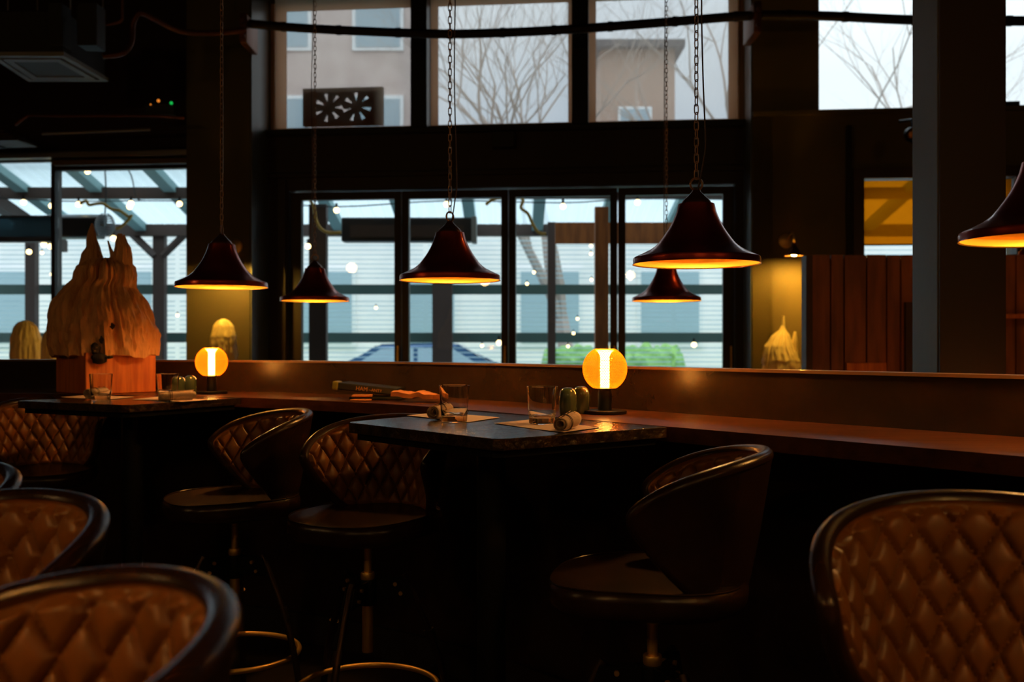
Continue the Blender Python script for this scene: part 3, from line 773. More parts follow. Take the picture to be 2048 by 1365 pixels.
def make_stool():
    t = thing('bar_stool', 'x', 'bar stool')
    inn, out, rim = backrest_meshes()
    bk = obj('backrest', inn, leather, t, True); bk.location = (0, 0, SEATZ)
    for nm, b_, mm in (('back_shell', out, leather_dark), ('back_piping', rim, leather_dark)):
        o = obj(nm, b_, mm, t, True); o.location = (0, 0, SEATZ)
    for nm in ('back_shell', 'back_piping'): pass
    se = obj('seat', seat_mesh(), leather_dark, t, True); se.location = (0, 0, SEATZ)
    sp = B(); tube(sp, [Vector((*sup(2*PI*i/72, .198, .205, 2.7), 0))+Vector((0, .01, .0015-.010*max(0, math.sin(2*PI*i/72))**2)) for i in range(72)], .0022, 6, closed=True)
    obj('seat_piping', sp, leather_dark, se, True)
    obj('seat_plate', lathe(B(), [(0, -.09), (.03, -.09), (.035, -.072), (.10, -.066), (0, -.066)], 28), black_metal, t, True).location = (0, 0, SEATZ)
    pb = B(); pr = []
    zs = [(.36, .0155), (.365, .0165), (.50, .0165), (.50, .0115), (.628, .0115), (.6285, .0105), (.632, .0105), (.6325, .0115), (.668, .0115), (.6685, .0105), (.671, .0105), (.6715, .0115), (.69, .0115), (.69, .0)]
    lathe(pb, [(0, .36)]+[(r, z) for z, r in zs], 24); obj('post', pb, brass, t, True)
    cb = B(); lathe(cb, [(.0, .573), (.019, .573), (.0205, .577), (.0205, .590), (.019, .594), (0, .594)], 24); co = obj('collar', cb, brass, t, True)
    obj('hub', lathe(B(), [(0, .50), (.026, .50), (.027, .505), (.027, .568), (.026, .573), (0, .573)], 28), black_metal, t, True)
    for k in range(3):
        a = math.radians(99.5+120*k); ca, sa = math.cos(a), math.sin(a)
        pl = B()
        for sgn in (-1, 1):
            ox, oy = -sa*.013*sgn, ca*.013*sgn
            quad = [(.024, .572), (.115, .572), (.135, .515), (.024, .515)]
            vs_ = []
            for th_ in (-.002, .002):
                vs_.append([pl.verts.new((ca*r+ox-sa*th_, sa*r+oy+ca*th_, z)) for r, z in quad])
            for q in range(4): pl.faces.new((vs_[0][q], vs_[0][(q+1) % 4], vs_[1][(q+1) % 4], vs_[1][q]))
            pl.faces.new(vs_[0][::-1]); pl.faces.new(vs_[1])
        br = obj('bracket', pl, black_metal, t)
        for r, z in ((.078, .558), (.094, .53)):
            bb = B(); tube(bb, [(ca*r-sa*.022, sa*r+ca*.022, z), (ca*r+sa*.022, sa*r-ca*.022, z)], .0058, 10); obj('bolt', bb, brass, br, True)
        lb = B(); pts = catmull([(.104, .580), (.125, .54), (.165, .45), (.205, .345), (.232, .24), (.252, .12), (.268, .012)][0:] if False else [(.104, .580, 0), (.125, .54, 0), (.165, .45, 0), (.205, .345, 0), (.232, .24, 0), (.252, .12, 0), (.268, .012, 0)], 5)
        tube(lb, [(ca*p.x, sa*p.x, p.y) for p in pts], .0105, 10); lg_ = obj('leg', lb, mat('leg_metal', (.045, .026, .016), .4, metal=.7), t, True)
        kb = B(); tube(kb, [(ca*.180, sa*.180, .415), (ca*.193, sa*.193, .38)], .0155, 12); obj('leg_clamp', kb, mat('leg_metal', (0, 0, 0)), lg_, True)
        fb = B(); tube(fb, [(ca*.268, sa*.268, 0), (ca*.268, sa*.268, .014)], .016, 12); obj('foot', fb, black_metal, lg_, True)
    rb = B(); tube(rb, [(.206*math.cos(q), .206*math.sin(q), .255) for q in [2*PI*k/64 for k in range(64)]], .0085, 10, closed=True)
    obj('foot_ring', rb, brass, t, True)
    return t
st = make_stool()
def face(fx, fy): return math.atan2(fy, fx)-PI/2
stools = [(-.423, 2.93, (-.45, -.89), 'brown quilted bar stool tucked behind the nearer table, back towards the glass doors'),
          (-.906, 3.27, (-.87, -.50), 'brown quilted bar stool turned left, between the two tables'),
          (.302, 2.15, (-.98, .2), 'brown leather bar stool seen from its side under the ledge, right of the nearer table'),
          (.62, 1.255, (-.28, -.96), 'large quilted bar stool at the right edge, tufted back facing the viewer'),
          (-.472, .785, (-.78, -.62), 'nearest quilted bar stool, its curved back filling the lower left corner'),
          (-.78, 1.275, (-.42, -.9), 'quilted bar stool at the left edge just behind the nearest one'),
          (-1.085, 1.65, (-.42, -.9), 'bar stool at the left edge of which only the end of its curved back shows'),
          (-1.87, 3.98, (.25, -.97), 'quilted bar stool behind the far left table')]
for i, (x, y, f_, lab) in enumerate(stools):
    o = st if i == 0 else copy_tree(st)
    o.location = (x, y, 0); o.rotation_euler = (0, 0, face(*f_)); o['label'] = lab; o['group'] = 'brown quilted leather bar stools'

# ================================================================== WAX MOUNDS
def wax_body(prof, seed, drip=.012, squash=1.0, seg=110, nz_=90):
    """prof: list of (z, radius, xoffset)"""
    bm = B(); rows = []
    zs = [p[0] for p in prof]
    def at_(z):
        for (z0, r0, x0), (z1, r1, x1) in zip(prof, prof[1:]):
            if z <= z1: k = (z-z0)/(z1-z0); return r0+(r1-r0)*k, x0+(x1-x0)*k
        return prof[-1][1:]
    for j in range(nz_+1):
        z = zs[0]+(zs[-1]-zs[0])*j/nz_; r, xo = at_(z); row = []
        for k in range(seg):
            a = 2*PI*k/seg; d = Vector((math.cos(a)*3.5, math.sin(a)*3.5, z*2.0+seed))
            rid = 1-abs(noise.noise(Vector((math.cos(a)*8, math.sin(a)*8, z*1.6+seed))))*2
            dr = drip*(rid*.9+noise.noise(d*1.2)*1.2+.5*noise.noise(Vector((math.cos(a)*16, math.sin(a)*16, z*5+seed))))
            dr += drip*.55*noise.noise(Vector((math.cos(a)*9, math.sin(a)*9, z*22)))+drip*.35*noise.noise(Vector((math.cos(a)*30, math.sin(a)*30, z*12+seed)))
            dr += drip*.5*max(0, noise.noise(Vector((math.cos(a)*14, math.sin(a)*14, z*30+seed))))*(1 if z < zs[0]+.12 else 0)
            rr = max(.003, r+dr*min(1, r/.05))
            zz = z
            if j == 0: zz = z-min(.012, .03*(r/.2))*(.5+.5*noise.noise(Vector((a*5, seed, 0))))-(.02*max(0, noise.noise(Vector((a*4, seed, 3))))+.008*max(0, noise.noise(Vector((a*11, seed, 3)))) if r > .2 else 0)
            row.append(bm.verts.new((xo+rr*math.cos(a), rr*math.sin(a)*squash, zz)))
        rows.append(row)
    for a, b in zip(rows, rows[1:]):
        for k in range(seg): bm.faces.new((a[k], a[(k+1) % seg], b[(k+1) % seg], b[k]))
    bm.faces.new(rows[0][::-1]); bm.faces.new(rows[-1]); return bm
def merge(a, b):
    me = bpy.data.meshes.new('tmp'); b.to_mesh(me); b.free(); a.from_mesh(me); bpy.data.meshes.remove(me); return a
wm = thing('wax_mound', 'tall orange-lit mound of dripped candle wax on a wooden block, on the ledge', 'wax mound', (-1.758, 4.33, HL+.001))
blk = B(); hs = .152
box(blk, -hs, hs, -hs, hs, 0, .172, .004)
bo = obj('wooden_block', blk, orange_wood, wm); bo.rotation_euler = (0, 0, PI/4+.02)
k_ = 4.33/F
pz = lambda y: (785-y)*k_
prof = [(pz(707), .203, -.003), (pz(690), .204, -.006), (pz(660), .203, -.010), (pz(638), .196, -.014), (pz(620), .187, -.020), (pz(598), .163, -.021), (pz(576), .131, -.018),
        (pz(560), .113, 0), (pz(545), .110, 0), (pz(535), .102, 0), (pz(524), .07, 0), (pz(517), .03, 0)]
wb_ = wax_body(prof, 1.3, .021, .9, 150, 120)
def horn(pts, seed, dr=.006):
    pr = [((785-y)*k_, r*k_, (x-213)*k_) for x, y, r in pts]
    return wax_body(pr, seed, dr, .9, 40, 44)
for pts, sd in [([(182, 556, 22), (182, 530, 20), (184, 508, 17), (187, 495, 12), (184, 480, 9.5), (184, 466, 7), (185, 455, 4), (185, 447, 1.5)], 4.1),
                ([(246, 560, 21), (245, 535, 20), (247, 512, 17), (247, 495, 14), (243, 482, 10), (242, 474, 6), (241, 468, 4)], 6.2),
                ([(250, 500, 6), (252, 482, 3), (249, 470, 1.2)], 7.3), ([(236, 500, 5), (237, 480, 3), (236, 470, 1.5)], 7.9),
                ([(222, 545, 13), (226, 525, 8), (227, 512, 5), (221, 496, 2.5), (217, 482, 1.5)], 8.4),
                ([(202, 545, 12), (202, 525, 8), (201, 510, 4), (197, 498, 2.5), (196, 490, 1.5)], 9.5),
                ([(170, 548, 10), (167, 530, 6), (166, 516, 3), (168, 506, 1.2)], 3.5)]:
    wb_ = merge(wb_, horn(pts, sd))
obj('wax', wb_, wax, wm, True)
def blob(cx, cy, cz_, rx, ry, rz, seed):
    bm = B(); bmesh.ops.create_icosphere(bm, subdivisions=3, radius=1)
    for v in bm.verts:
        k = 1+.35*noise.noise(v.co*1.8+Vector((seed, 0, 0))); v.co = Vector((cx+v.co.x*rx*k, cy+v.co.y*ry*k, cz_+v.co.z*rz*k))
    return bm
for x, y, rx, rz, dy in [(251, 655, 9, 7, -.162), (244, 680, 10, 9, -.182), (230, 698, 9, 11, -.195), (237, 716, 15, 11, -.200), (256, 714, 6, 3, -.19)]:
    obj('dark_lump', blob((x-213)*k_, dy, pz(y), rx*k_, .022, rz*k_, x), matt_black, wm, True)  # small dark lumps set on the front of the wax
def small_wax(px, D, w_px, ytop, base_z, label, seed, spikes=()):
    s = D/F; x = (px-1024)*s; zt = CAMZ+(690-ytop)*s; H = zt-base_z; r = w_px*s/2
    t = thing('wax_mound', label, 'wax mound', (x, D, base_z))
    bm = wax_body([(0, r*1.02, 0), (H*.45, r, 0), (H*.7, r*.9, 0), (H*.88, r*.66, 0), (H*.97, r*.35, 0), (H, r*.1, 0)] if not spikes else
                  [(0, r*1.02, 0), (H*.35, r*.95, 0), (H*.6, r*.7, -r*.1), (H*.8, r*.36, r*.0), (H*.9, r*.15, r*.1), (H, r*.05, r*.1)], seed, r*.10, .9, 70, 60)
    for dx, h, rr in spikes:
        bm = merge(bm, wax_body([(H*.3, r*rr, dx*r), (H*h*.8, r*rr*.7, dx*r), (H*h, r*.06, dx*r*1.05)], seed+dx, r*.06, .9, 30, 24))
    obj('wax', bm, wax_pale, t, True); return t
SH = .98
small_wax(447, 8.44, 52, 638, SH, 'yellow-lit stump of dripped wax behind the partition, beside the far ball lamp', 2.2)
small_wax(52, 8.3, 60, 641, SH, 'dim brown wax stump behind the partition at the left edge', 5.1)
small_wax(99, 8.02, 32, 657, SH, 'small narrow wax stump just left of the tall wax mound', 6.1)
small_wax(1562, 8.0, 72, 650, SH, 'jagged yellow wax mound behind the partition, under the wall sconce', 7.7, ((.12, 1.16, .13), (.75, .88, .2), (-.75, .55, .3), (.35, .62, .3)))
# the shelves they stand on
tag(obj('window_shelf', box(B(), -6.2, -1.9, 7.85, 8.66, SH-.058, SH-.014, .005), ledge_mat), 'long wooden shelf under the left windows, behind the partition', 'shelf')
tag(obj('window_shelf', box(B(), 1.75, 2.6, 7.6, 8.15, SH-.058, SH-.014, .005), ledge_mat), 'wooden shelf under the wall sconce, carrying the jagged wax mound', 'shelf')
for o in [o for o in bpy.data.objects if o.name.startswith('window_shelf')]:
    xs = [v.co.x for v in o.data.vertices]; ys = [v.co.y for v in o.data.vertices]
    for xx in (min(xs)+.1, max(xs)-.15):
        obj('leg', box(B(), xx, xx+.05, min(ys)+.08, min(ys)+.13, 0, SH-.058), black_metal, o)
        obj('leg', box(B(), xx, xx+.05, max(ys)-.13, max(ys)-.08, 0, SH-.058), black_metal, o)

# ================================================================== SCONCES
def make_sconce():
    t = thing('wall_sconce', 'x', 'wall lamp')
    pb = B(); lathe(pb, [(0, 0), (.062, 0), (.062, .008), (.05, .018), (0, .02)], 32)
    bmesh.ops.rotate(pb, verts=pb.verts, cent=(0, 0, 0), matrix=Matrix.Rotation(PI/2, 3, 'X')); obj('wall_plate', pb, brass, t, True)
    ab = B(); tube(ab, catmull([(0, -.01, 0), (0, -.12, .02), (0, -.27, .035), (0, -.342, .0), (0, -.35, -.05)], 8), .008, 10); obj('arm', ab, brass, t, True)
    sb = B(); lathe(sb, [(.016, -.05), (.02, -.075), (.032, -.10), (.055, -.13), (.075, -.155), (.072, -.155), (.052, -.132), (.03, -.104), (.016, -.08)], 32, 0, -.35); obj('lamp_shade', sb, copper_cap, t, True)
    bb = B(); bmesh.ops.create_uvsphere(bb, u_segments=14, v_segments=8, radius=.024, matrix=Matrix.Translation((0, -.35, -.135))); obj('bulb', bb, sconce_bulb, t, True)
    return t
sc = make_sconce()
def place_sconce(o, px, py, lab):
    s, z = bw(px, py, TF-.35); o.matrix_world = BW @ Matrix.Translation((s, TF-.001, z+.155)); o['label'] = lab; o['group'] = 'brass swan-neck wall sconces'
place_sconce(sc, 1588, 512, 'lit brass swan-neck wall sconce left of the plank screen')
c2 = copy_tree(sc); place_sconce(c2, 440, 522, 'lit wall sconce on the dark pier, hidden behind the left pendant shade')

# ================================================================== PLANK SCREEN
pk = thing('plank_screen', 'tall screen of vertical reddish-brown planks beyond the partition at the right', 'screen', (1.9, 6.5, 0))
Dp = 6.5; zt = CAMZ+180*Dp/F
seams = [1622, 1660, 1687, 1732, 1772, 1800, 1836, 1870, 1905, 1945, 1985, 2030, 2075, 2120, 2170, 2220]
pb = B()
for a, b in zip(seams, seams[1:]):
    box(pb, (a-1024)/F*Dp-1.9+.004, (b-1024)/F*Dp-1.9-.004, -.012, .012, .02, zt-random.uniform(0, .004), .003)
obj('planks', pb, plank, pk)
obj('end_post', box(B(), (1608-1024)/F*Dp-1.9, (1621-1024)/F*Dp-1.9, -.05, .06, 0, zt-.005, .004), mat('post_wood', (.06, .026, .014), .5), pk)
obj('backing', box(B(), .05, 2.2, .014, .04, .02, zt-.02), dark_paint, pk)
obj('shelf_rail', box(B(), (2000-1024)/F*Dp-1.9, 2.2, -.06, -.013, CAMZ+52*Dp/F, CAMZ+61*Dp/F, .004), orange_wood, pk)
obj('skirt_boards', box(B(), (1690-1024)/F*Dp-1.9, (1770-1024)/F*Dp-1.9, -.03, -.013, .02, CAMZ-(726-690)*Dp/F, .003), orange_wood, pk)
obj('dark_rail', box(B(), (1806-1024)/F*Dp-1.9, (1822-1024)/F*Dp-1.9, -.05, -.013, .02, CAMZ+(690-605)*Dp/F, .003), mat('post_wood', (0, 0, 0)), pk)

# ================================================================== PIPES AND CEILING KIT
def fpt(px, py, D): return P(px, py, D)
pp = B()
pts = catmull([fpt(495, 47, 8.25), fpt(600, 56, 8.2), fpt(760, 64, 8.15), fpt(900, 68, 8.05), fpt(1040, 64, 8.0), fpt(1180, 56, 7.95), fpt(1350, 43, 7.85), fpt(1510, 31, 7.75), fpt(1650, 32, 7.7), fpt(1830, 40, 7.6), fpt(2080, 42, 7.45), fpt(2300, 40, 7.3)], 8)
tube(pp, pts, .036, 14)
pt_ = thing('overhead_pipe', 'dark sagging iron pipe running across the high windows', 'pipe')
obj('pipe', pp, pipe_mat, pt_, True)
for k in range(14):
    cb = B(); q = pts[6+k*6]; tube(cb, [q+Vector((-.02, 0, 0)), q+Vector((.02, 0, 0))], .041, 12); obj('pipe_coupling', cb, pipe_mat, pt_, True)
for px, py, D in ((490, 60, 8.2), (1512, 38, 7.72)):
    c_ = fpt(px, py, D); b_ = B(); box(b_, c_.x-.03, c_.x+.03, c_.y-.06, c_.y+.3, c_.z-.12, c_.z+.12, .008)
    tube(b_, [(c_.x, c_.y-.09, c_.z+.05), (c_.x, c_.y+.0, c_.z+.05)], .02, 12); tube(b_, [(c_.x, c_.y-.09, c_.z-.07), (c_.x, c_.y, c_.z-.07)], .02, 12)
    obj('pipe_bracket', b_, copper_pipe, pt_, True)
cp = B()
tube(cp, catmull([fpt(492, 60, 8.1), fpt(430, 66, 8.0), fpt(360, 62, 7.8), fpt(310, 38, 7.6), fpt(280, 26, 7.5), fpt(266, 45, 7.5), fpt(262, 85, 7.5), fpt(245, 106, 7.45), fpt(205, 112, 7.4)], 8), .022, 12)
tag(obj('refrigerant_pipe', cp, copper_pipe, smooth=True), 'bent brown pipe joining the ceiling air unit to the overhead pipe', 'pipe')
cp = B(); tube(cp, catmull([fpt(245, -60, 7.2), fpt(244, 20, 7.2), fpt(243, 40, 7.2), fpt(225, 47, 7.2), fpt(180, 50, 7.2)], 6), .012, 8)
tag(obj('drain_pipe', cp, copper_pipe, smooth=True), 'thin elbow pipe dropping from the ceiling to the air unit', 'pipe')
# cassette air unit
ac = thing('air_conditioner', 'square ceiling cassette air unit with pale louvred face, top left', 'air conditioner')
A4 = [P(57, 166, 7.75), P(217, 159, 7.75), P(128, 110, 7.06), P(-22, 117, 7.06)]
zf = 3.30; A4 = [Vector((p.x, p.y, 0)) for p in A4]; cc = sum(A4, Vector())/4
def ringpoly(k): return [cc+(p-cc)*k for p in A4]
ac.location = (cc.x, cc.y, zf)
def frame_ring(k0, k1, z0, z1):
    bm = B(); a = ringpoly(k0); b = ringpoly(k1)
    for i in range(4):
        j = (i+1) % 4; q = [a[i]-cc, a[j]-cc, b[j]-cc, b[i]-cc]; prism(bm, [(p.x, p.y) for p in q], z0, z1)
    return bm
obj('face_frame', frame_ring(1.0, .86, 0, .03), ac_white, ac)
obj('louvre', frame_ring(.84, .80, .012, .02), ac_dark, ac)
obj('air_guide', frame_ring(.78, .60, -.004, .03), ac_white, ac)
obj('intake_grille', prism(B(), [((p-cc).x, (p-cc).y) for p in ringpoly(.60)], .004, .02), mat('ac_grille', (.10, .10, .095), .6), ac)
obj('housing', prism(B(), [((p-cc).x*.95, (p-cc).y*.95) for p in A4], .03, .33, .01), ac_dark, ac)
for px, w_ in ((122, .1), (185, .14)):
    q = P(px, 70, 7.1); b_ = box(B(), q.x-cc.x-w_/2, q.x-cc.x+w_/2, q.y-cc.y-.1, q.y-cc.y+.06, .06, .36, .006); obj('side_box', b_, ac_dark, ac)
for dx, dy in ((-.2, -.2), (.25, -.2), (-.2, .25), (.3, .25)):
    r_ = B(); tube(r_, [(dx, dy, .33), (dx, dy, CEIL-zf)], .005, 6); obj('hanging_rod', r_, steel, ac)
a2 = bthing('ceiling_heater', 'dim louvred unit above the left windows at the left edge', 'heater')
hb = B()
for k in range(7):
    z = bw(40, 262+k*5.5, TF)[1]; box(hb, sx(-60, TF), sx(28+k*9, TF), TF-.35, TF-.05, z-.012, z+.004)
obj('louvres', hb, mat('unit_brown', (.07, .045, .035), .5), a2)
obj('housing', box(B(), sx(-80, TF), sx(20, TF), TF-.30, TF-.06, bw(40, 300, TF)[1], bw(40, 258, TF)[1]), ac_dark, a2)
hb = B(); tube(hb, catmull([P(30, 250, 8), P(50, 235, 8), P(62, 231, 8), P(120, 232, 8), P(300, 232, 8.1), P(368, 236, 8.2)], 6), .012, 8)
tag(obj('copper_pipe', hb, copper_pipe, smooth=True), 'thin copper pipe crossing the dark wall above the left windows', 'pipe')
hb = B(); tube(hb, [P(84, 268, 8.1), P(300, 259, 8.2)], .012, 8); tag(obj('conduit', hb, steel, smooth=True), 'thin grey conduit below the copper pipe above the left windows', 'conduit')
sb_ = bthing('power_box', 'small dark box with an orange and a green indicator light, left of the pier', 'box')
s_, z_ = bw(340, 215, TF); sb0 = box(B(), s_-.16, s_+.10, TF-.15, TF-.05, z_-.10, z_-.01, .005); obj('housing', sb0, ac_dark, sb_)
for (ds, dz), mm in (((-.03, .02), led_orange), ((.085, -.002), led_green), ((-.10, -.01), led_orange)):
    b_ = B(); bmesh.ops.create_uvsphere(b_, u_segments=8, v_segments=6, radius=.014 if ds > -.09 else .007, matrix=Matrix.Translation((s_+ds, TF-.16, z_+dz))); obj('indicator_light', b_, mm, sb_)
# conduit on the right wall
tag(bobj('wall_conduit', box(B(), sx(1691, TF), sx(1700, TF), TF-.05, TF-.002, 0, bw(1697, 253, TF)[1], .006), pipe_mat), 'dark vertical conduit on the wall left of the amber window', 'conduit')
tag(bobj('junction_box', box(B(), sx(985, -.2), sx(1030, -.2), -.24, -.13, bw(1000, 296, -.2)[1], bw(1000, 264, -.2)[1], .006), frame_dark), 'small dark junction box under the middle high window', 'box')
# spot lamp beside the column
sl = thing('spot_lamp', 'small round spot lamp fixed beside the column near the amber window', 'spot lamp', P(1818, 268, 7.5))
b_ = B(); lathe(b_, [(0, 0), (.03, 0), (.055, .03), (.06, .09), (.052, .09), (.045, .04), (0, .03)], 24); bmesh.ops.rotate(b_, verts=b_.verts, cent=(0, 0, 0), matrix=Matrix.Rotation(PI/2+.3, 3, 'X')); obj('spot_housing', b_, black_metal, sl, True)
b_ = B(); bmesh.ops.create_uvsphere(b_, u_segments=16, v_segments=8, radius=.045, matrix=Matrix.Translation((0, -.05, -.01))); obj('lens', b_, brass, sl, True)
b_ = B(); tube(b_, [(.03, 0, 0), (.05, .06, .12), (.05, .3, .16)], .012, 8); obj('arm', b_, black_metal, sl, True)

# ================================================================== OUTSIDE
GZ = -.15
struct(obj('ground', box(B(), -40, 40, 10.4, 60, GZ-.2, GZ), asphalt))
pg = thing('pergola', 'patio pergola with translucent corrugated roof on dark beams, beyond the glass doors', 'pergola', (0, 11.3, GZ))
def zr(Y): return 3.54-.205*(Y-9.6)
rb = B(); nxs = 560; ys = [10.35, 11.8, 13.25]; V = []
for i in range(nxs+1):
    x = -9.5+16.5*i/nxs; V.append([rb.verts.new((x, y-11.3, zr(y)+.02*math.sin(2*PI*x/.14)-GZ)) for y in ys])
for i in range(nxs):
    for j in range(2): rb.faces.new((V[i][j], V[i+1][j], V[i+1][j+1], V[i][j+1]))
obj('roof_sheet', rb, poly, pg, True)
def beam(name, x0, x1, y0, y1, z0, z1, m, slope=False):
    bm = B(); box(bm, x0, x1, y0-11.3, y1-11.3, z0-GZ, z1-GZ)
    if slope:
        for v in bm.verts: v.co.z += zr(v.co.y+11.3)
    return obj(name, bm, m, pg)
x = -9.2
while x < 7: beam('rafter', x, x+.14, 10.4, 13.2, .05+GZ, .15+GZ, teal_wood, True); x += .86
for y, h in ((11.6, .13), (10.5, .10)): beam('purlin', -9.5, 7, y, y+.08, zr(y)-.04-h, zr(y)-.04, perg_wood)
beam('edge_beam', -9.5, 7, 13.0, 13.14, 2.68, 2.83, perg_wood)
for xb in (-5.95, -7.9): beam('main_rafter', xb, xb+.13, 10.4, 13.1, -.20+GZ, -.05+GZ, perg_wood, True)
for px, D, w_, mm in ((320, 13.1, .15, perg_wood), (64, 13.1, .13, perg_wood), (637, 11.0, .19, perg_wood), (1103, 12.6, .10, perg_wood), (1203, 11.2, .15, perg_lamplit), (885, 13.1, .26, perg_wood)):
    xx = (px-1024)/F*D; beam('post', xx-w_/2, xx+w_/2, D-.06, D+.06, GZ, min(2.8, zr(D)-.1), mm)
for sg in (-1, 1):
    xx = (320-1024)/F*13.1; b_ = B(); tube(b_, [(xx+sg*.05, 13.05-11.3, 2.42-GZ), (xx+sg*.36, 13.05-11.3, 2.72-GZ)], .05, 4); obj('brace', b_, perg_wood, pg)
fa = P(1110, 0, 12.0).x; fb_ = P(1500, 0, 12.0).x
tag(obj('fascia_board', box(B(), fa, fb_, 11.95, 12.02, CAMZ+(690-488)*12/F, CAMZ+(690-446)*12/F), perg_lamplit), 'boarded fascia coloured orange as if lamplit, hanging under the patio roof, right doors', 'board')
for z in (CAMZ+(690-488)*12/F,):
    pass
# screen wall of the patio: green rails and thin slats
sw = thing('patio_screen', 'pale slatted screen with two green rails closing the patio', 'screen', (0, 13.3, GZ))
for z0, z1 in ((1.93, 2.06), (1.29, 1.42), (.1, .25)): obj('rail', box(B(), -9.5, 7, -.03, .03, z0-GZ, z1-GZ), green_rail, sw)
bay = [-9.4+1.65*k for k in range(11)]
for k in range(10):
    bm = B(); z = .35
    while z < 2.65:
        if not (1.25 < z < 1.45 or 1.9 < z < 2.09):
            r_ = bmesh.ops.create_cube(bm, size=1)
            for v in r_['verts']:
                y, zz = v.co.y*.03, v.co.z*.004; v.co = Vector((bay[k]+.03+(v.co.x+.5)*1.59, y, z+zz+y*.35-GZ))
        z += .062
    obj('slats', bm, slat_mat, sw)
# heaters, fan cage
ht = thing('patio_heater', 'long dark infrared heater under the patio roof, seen through the left doors', 'heater', P(815, 461, 11.5))
L_ = 260*11.5/F
obj('heater_body', box(B(), -L_/2, L_/2, -.10, .10, -.138, .138, .02), mat('heater_black', (.02, .016, .014), .4), ht)
obj('end_cap', box(B(), L_/2-.01, L_/2+.05, -.11, .11, -.15, .15, .01), mat('cap_grey', (.25, .24, .21), .5), ht)
obj('heater_grille', box(B(), -L_/2+.1, L_/2-.1, -.112, -.101, -.09, .05), mat('heater_rust', (.05, .025, .015), .5), ht)
h2 = thing('patio_heater', 'dark box heater under the patio roof, left of the tall wax mound', 'heater', P(155, 455, 10.8))
obj('heater_body', box(B(), -.55, .26, -.12, .12, -.12, .10, .02), mat('heater_black', (0, 0, 0)), h2)
b_ = B(); tube(b_, [(-.3, 0, .08), (.30, 0, .08)], .06, 16); obj('reflector', b_, cage_mat, h2, True)
h3 = thing('glass_canopy', 'blue-grey glazed awning panel behind the window at the left edge', 'awning', P(50, 452, 10.4))
obj('glazing', box(B(), -.6, .30, -.05, .05, -.12, .08), sheet('dim_glazing', (.30, .38, .42), (.12, .18, .2), .5, .5), h3); obj('rail', box(B(), -.6, .32, -.07, .07, -.17, -.12), perg_wood, h3); obj('rail', box(B(), -.6, .32, -.07, .07, .08, .10), perg_wood, h3)
cg = thing('caged_lamp', 'grey wire cage lamp hanging under the patio roof above the wax mound', 'lamp', P(210, 450, 10.6))
b_ = B()
for k in range(9):
    z = -.10+k*.025; r = .10*math.sqrt(max(.05, 1-(z/.125)**2)); tube(b_, [(r*math.cos(q), r*math.sin(q), z) for q in [2*PI*i/20 for i in range(20)]], .005, 5, closed=True)
for k in range(6):
    q = k*PI/3; tube(b_, [(.10*math.sqrt(max(0, 1-(z/.125)**2))*math.cos(q), .10*math.sqrt(max(0, 1-(z/.125)**2))*math.sin(q), z) for z in [-.12+.24*i/10 for i in range(11)]], .005, 5)
obj('cage', b_, cage_mat, cg)
b_ = B(); tube(b_, catmull([(0, 0, .12), (.01, 0, .35), (.0, 0, .58)], 5), .008, 6); obj('cord', b_, ac_dark, cg)
# yellow rope
for lab, D, pl in (('twisted yellow rope looped under the patio roof above the wax mound', 10.5, [(160, 408), (172, 402), (178, 410), (192, 408), (207, 408), (222, 418), (240, 422), (258, 434), (264, 430), (255, 442), (240, 455), (232, 458)]),
                   ('yellow rope hanging at the top left of the third glass door', 10.2, [(1040, 392), (1046, 402), (1042, 416), (1056, 428), (1066, 450), (1078, 466), (1092, 468)]),
                   ('yellow rope hanging at the top left of the leftmost glass door', 10.2, [(618, 398), (628, 415), (632, 440), (642, 458), (660, 466), (682, 465)]),
                   ('short yellow rope end at the top right of the second glass door', 10.0, [(1004, 396), (990, 398), (978, 404), (972, 410)])):
    b_ = B(); tube(b_, catmull([P(x, y, D) for x, y in pl], 6), .016, 8); tag(obj('yellow_rope', b_, yellow_rope, smooth=True), lab, 'rope', 'yellow ropes under the patio roof')
# festoon bulbs, many of them standing in for lamp reflections in the glass
def make_light_spot():
    t = thing('bulb_or_reflection', 'x', 'bulb')
    b_ = B(); bmesh.ops.create_uvsphere(b_, u_segments=10, v_segments=7, radius=.030); obj('glass_bulb', b_, festoon, t, True)
    b_ = B(); tube(b_, [(0, 0, .028), (0, 0, .075)], .013, 8); obj('socket', b_, black_metal, t, True)
    return t
fs = make_light_spot()
fl = [(175, 343, 10.6), (47, 405, 10.8), (103, 412, 11.0), (108, 404, 11.2), (157, 409, 10.7), (262, 407, 10.9), (259, 414, 11.4), (359, 408, 10.9), (58, 504, 11.5), (88, 489, 10.5), (101, 493, 10.8), (84, 506, 12.2), (227, 477, 10.7), (103, 549, 12.5),
      (355, 631, 12.6), (673, 421, 10.5), (893, 409, 10.6), (1126, 413, 10.5), (616, 493, 10.6), (752, 616, 12.4), (964, 692, 12.3), (998, 686, 11.0), (1388, 690, 11.6), (1147, 667, 12.4), (1155, 638, 12.6), (1182, 492, 12.4), (1182, 508, 12.6), (1183, 560, 12.8), (1068, 545, 12.2), (1054, 568, 12.6), (1136, 693, 12.3), (1212, 520, 12.6), (1275, 405, 10.6)]
where = lambda x, y: ('the window at the left edge' if x < 112 else 'the window behind the wax mound' if x < 372 else 'the leftmost glass door' if x < 800 else 'the second glass door' if x < 1010 else 'the third glass door' if x < 1230 else 'the rightmost glass door')
hl = lambda y: ('hung high' if y < 425 else 'hung midway' if y < 600 else 'hung low')
groups = {}
for i, (x, y, D) in enumerate(fl):
    groups.setdefault((where(x, y), hl(y)), []).append((x, i))
words = ['first', 'second', 'third', 'fourth', 'fifth', 'sixth', 'seventh']
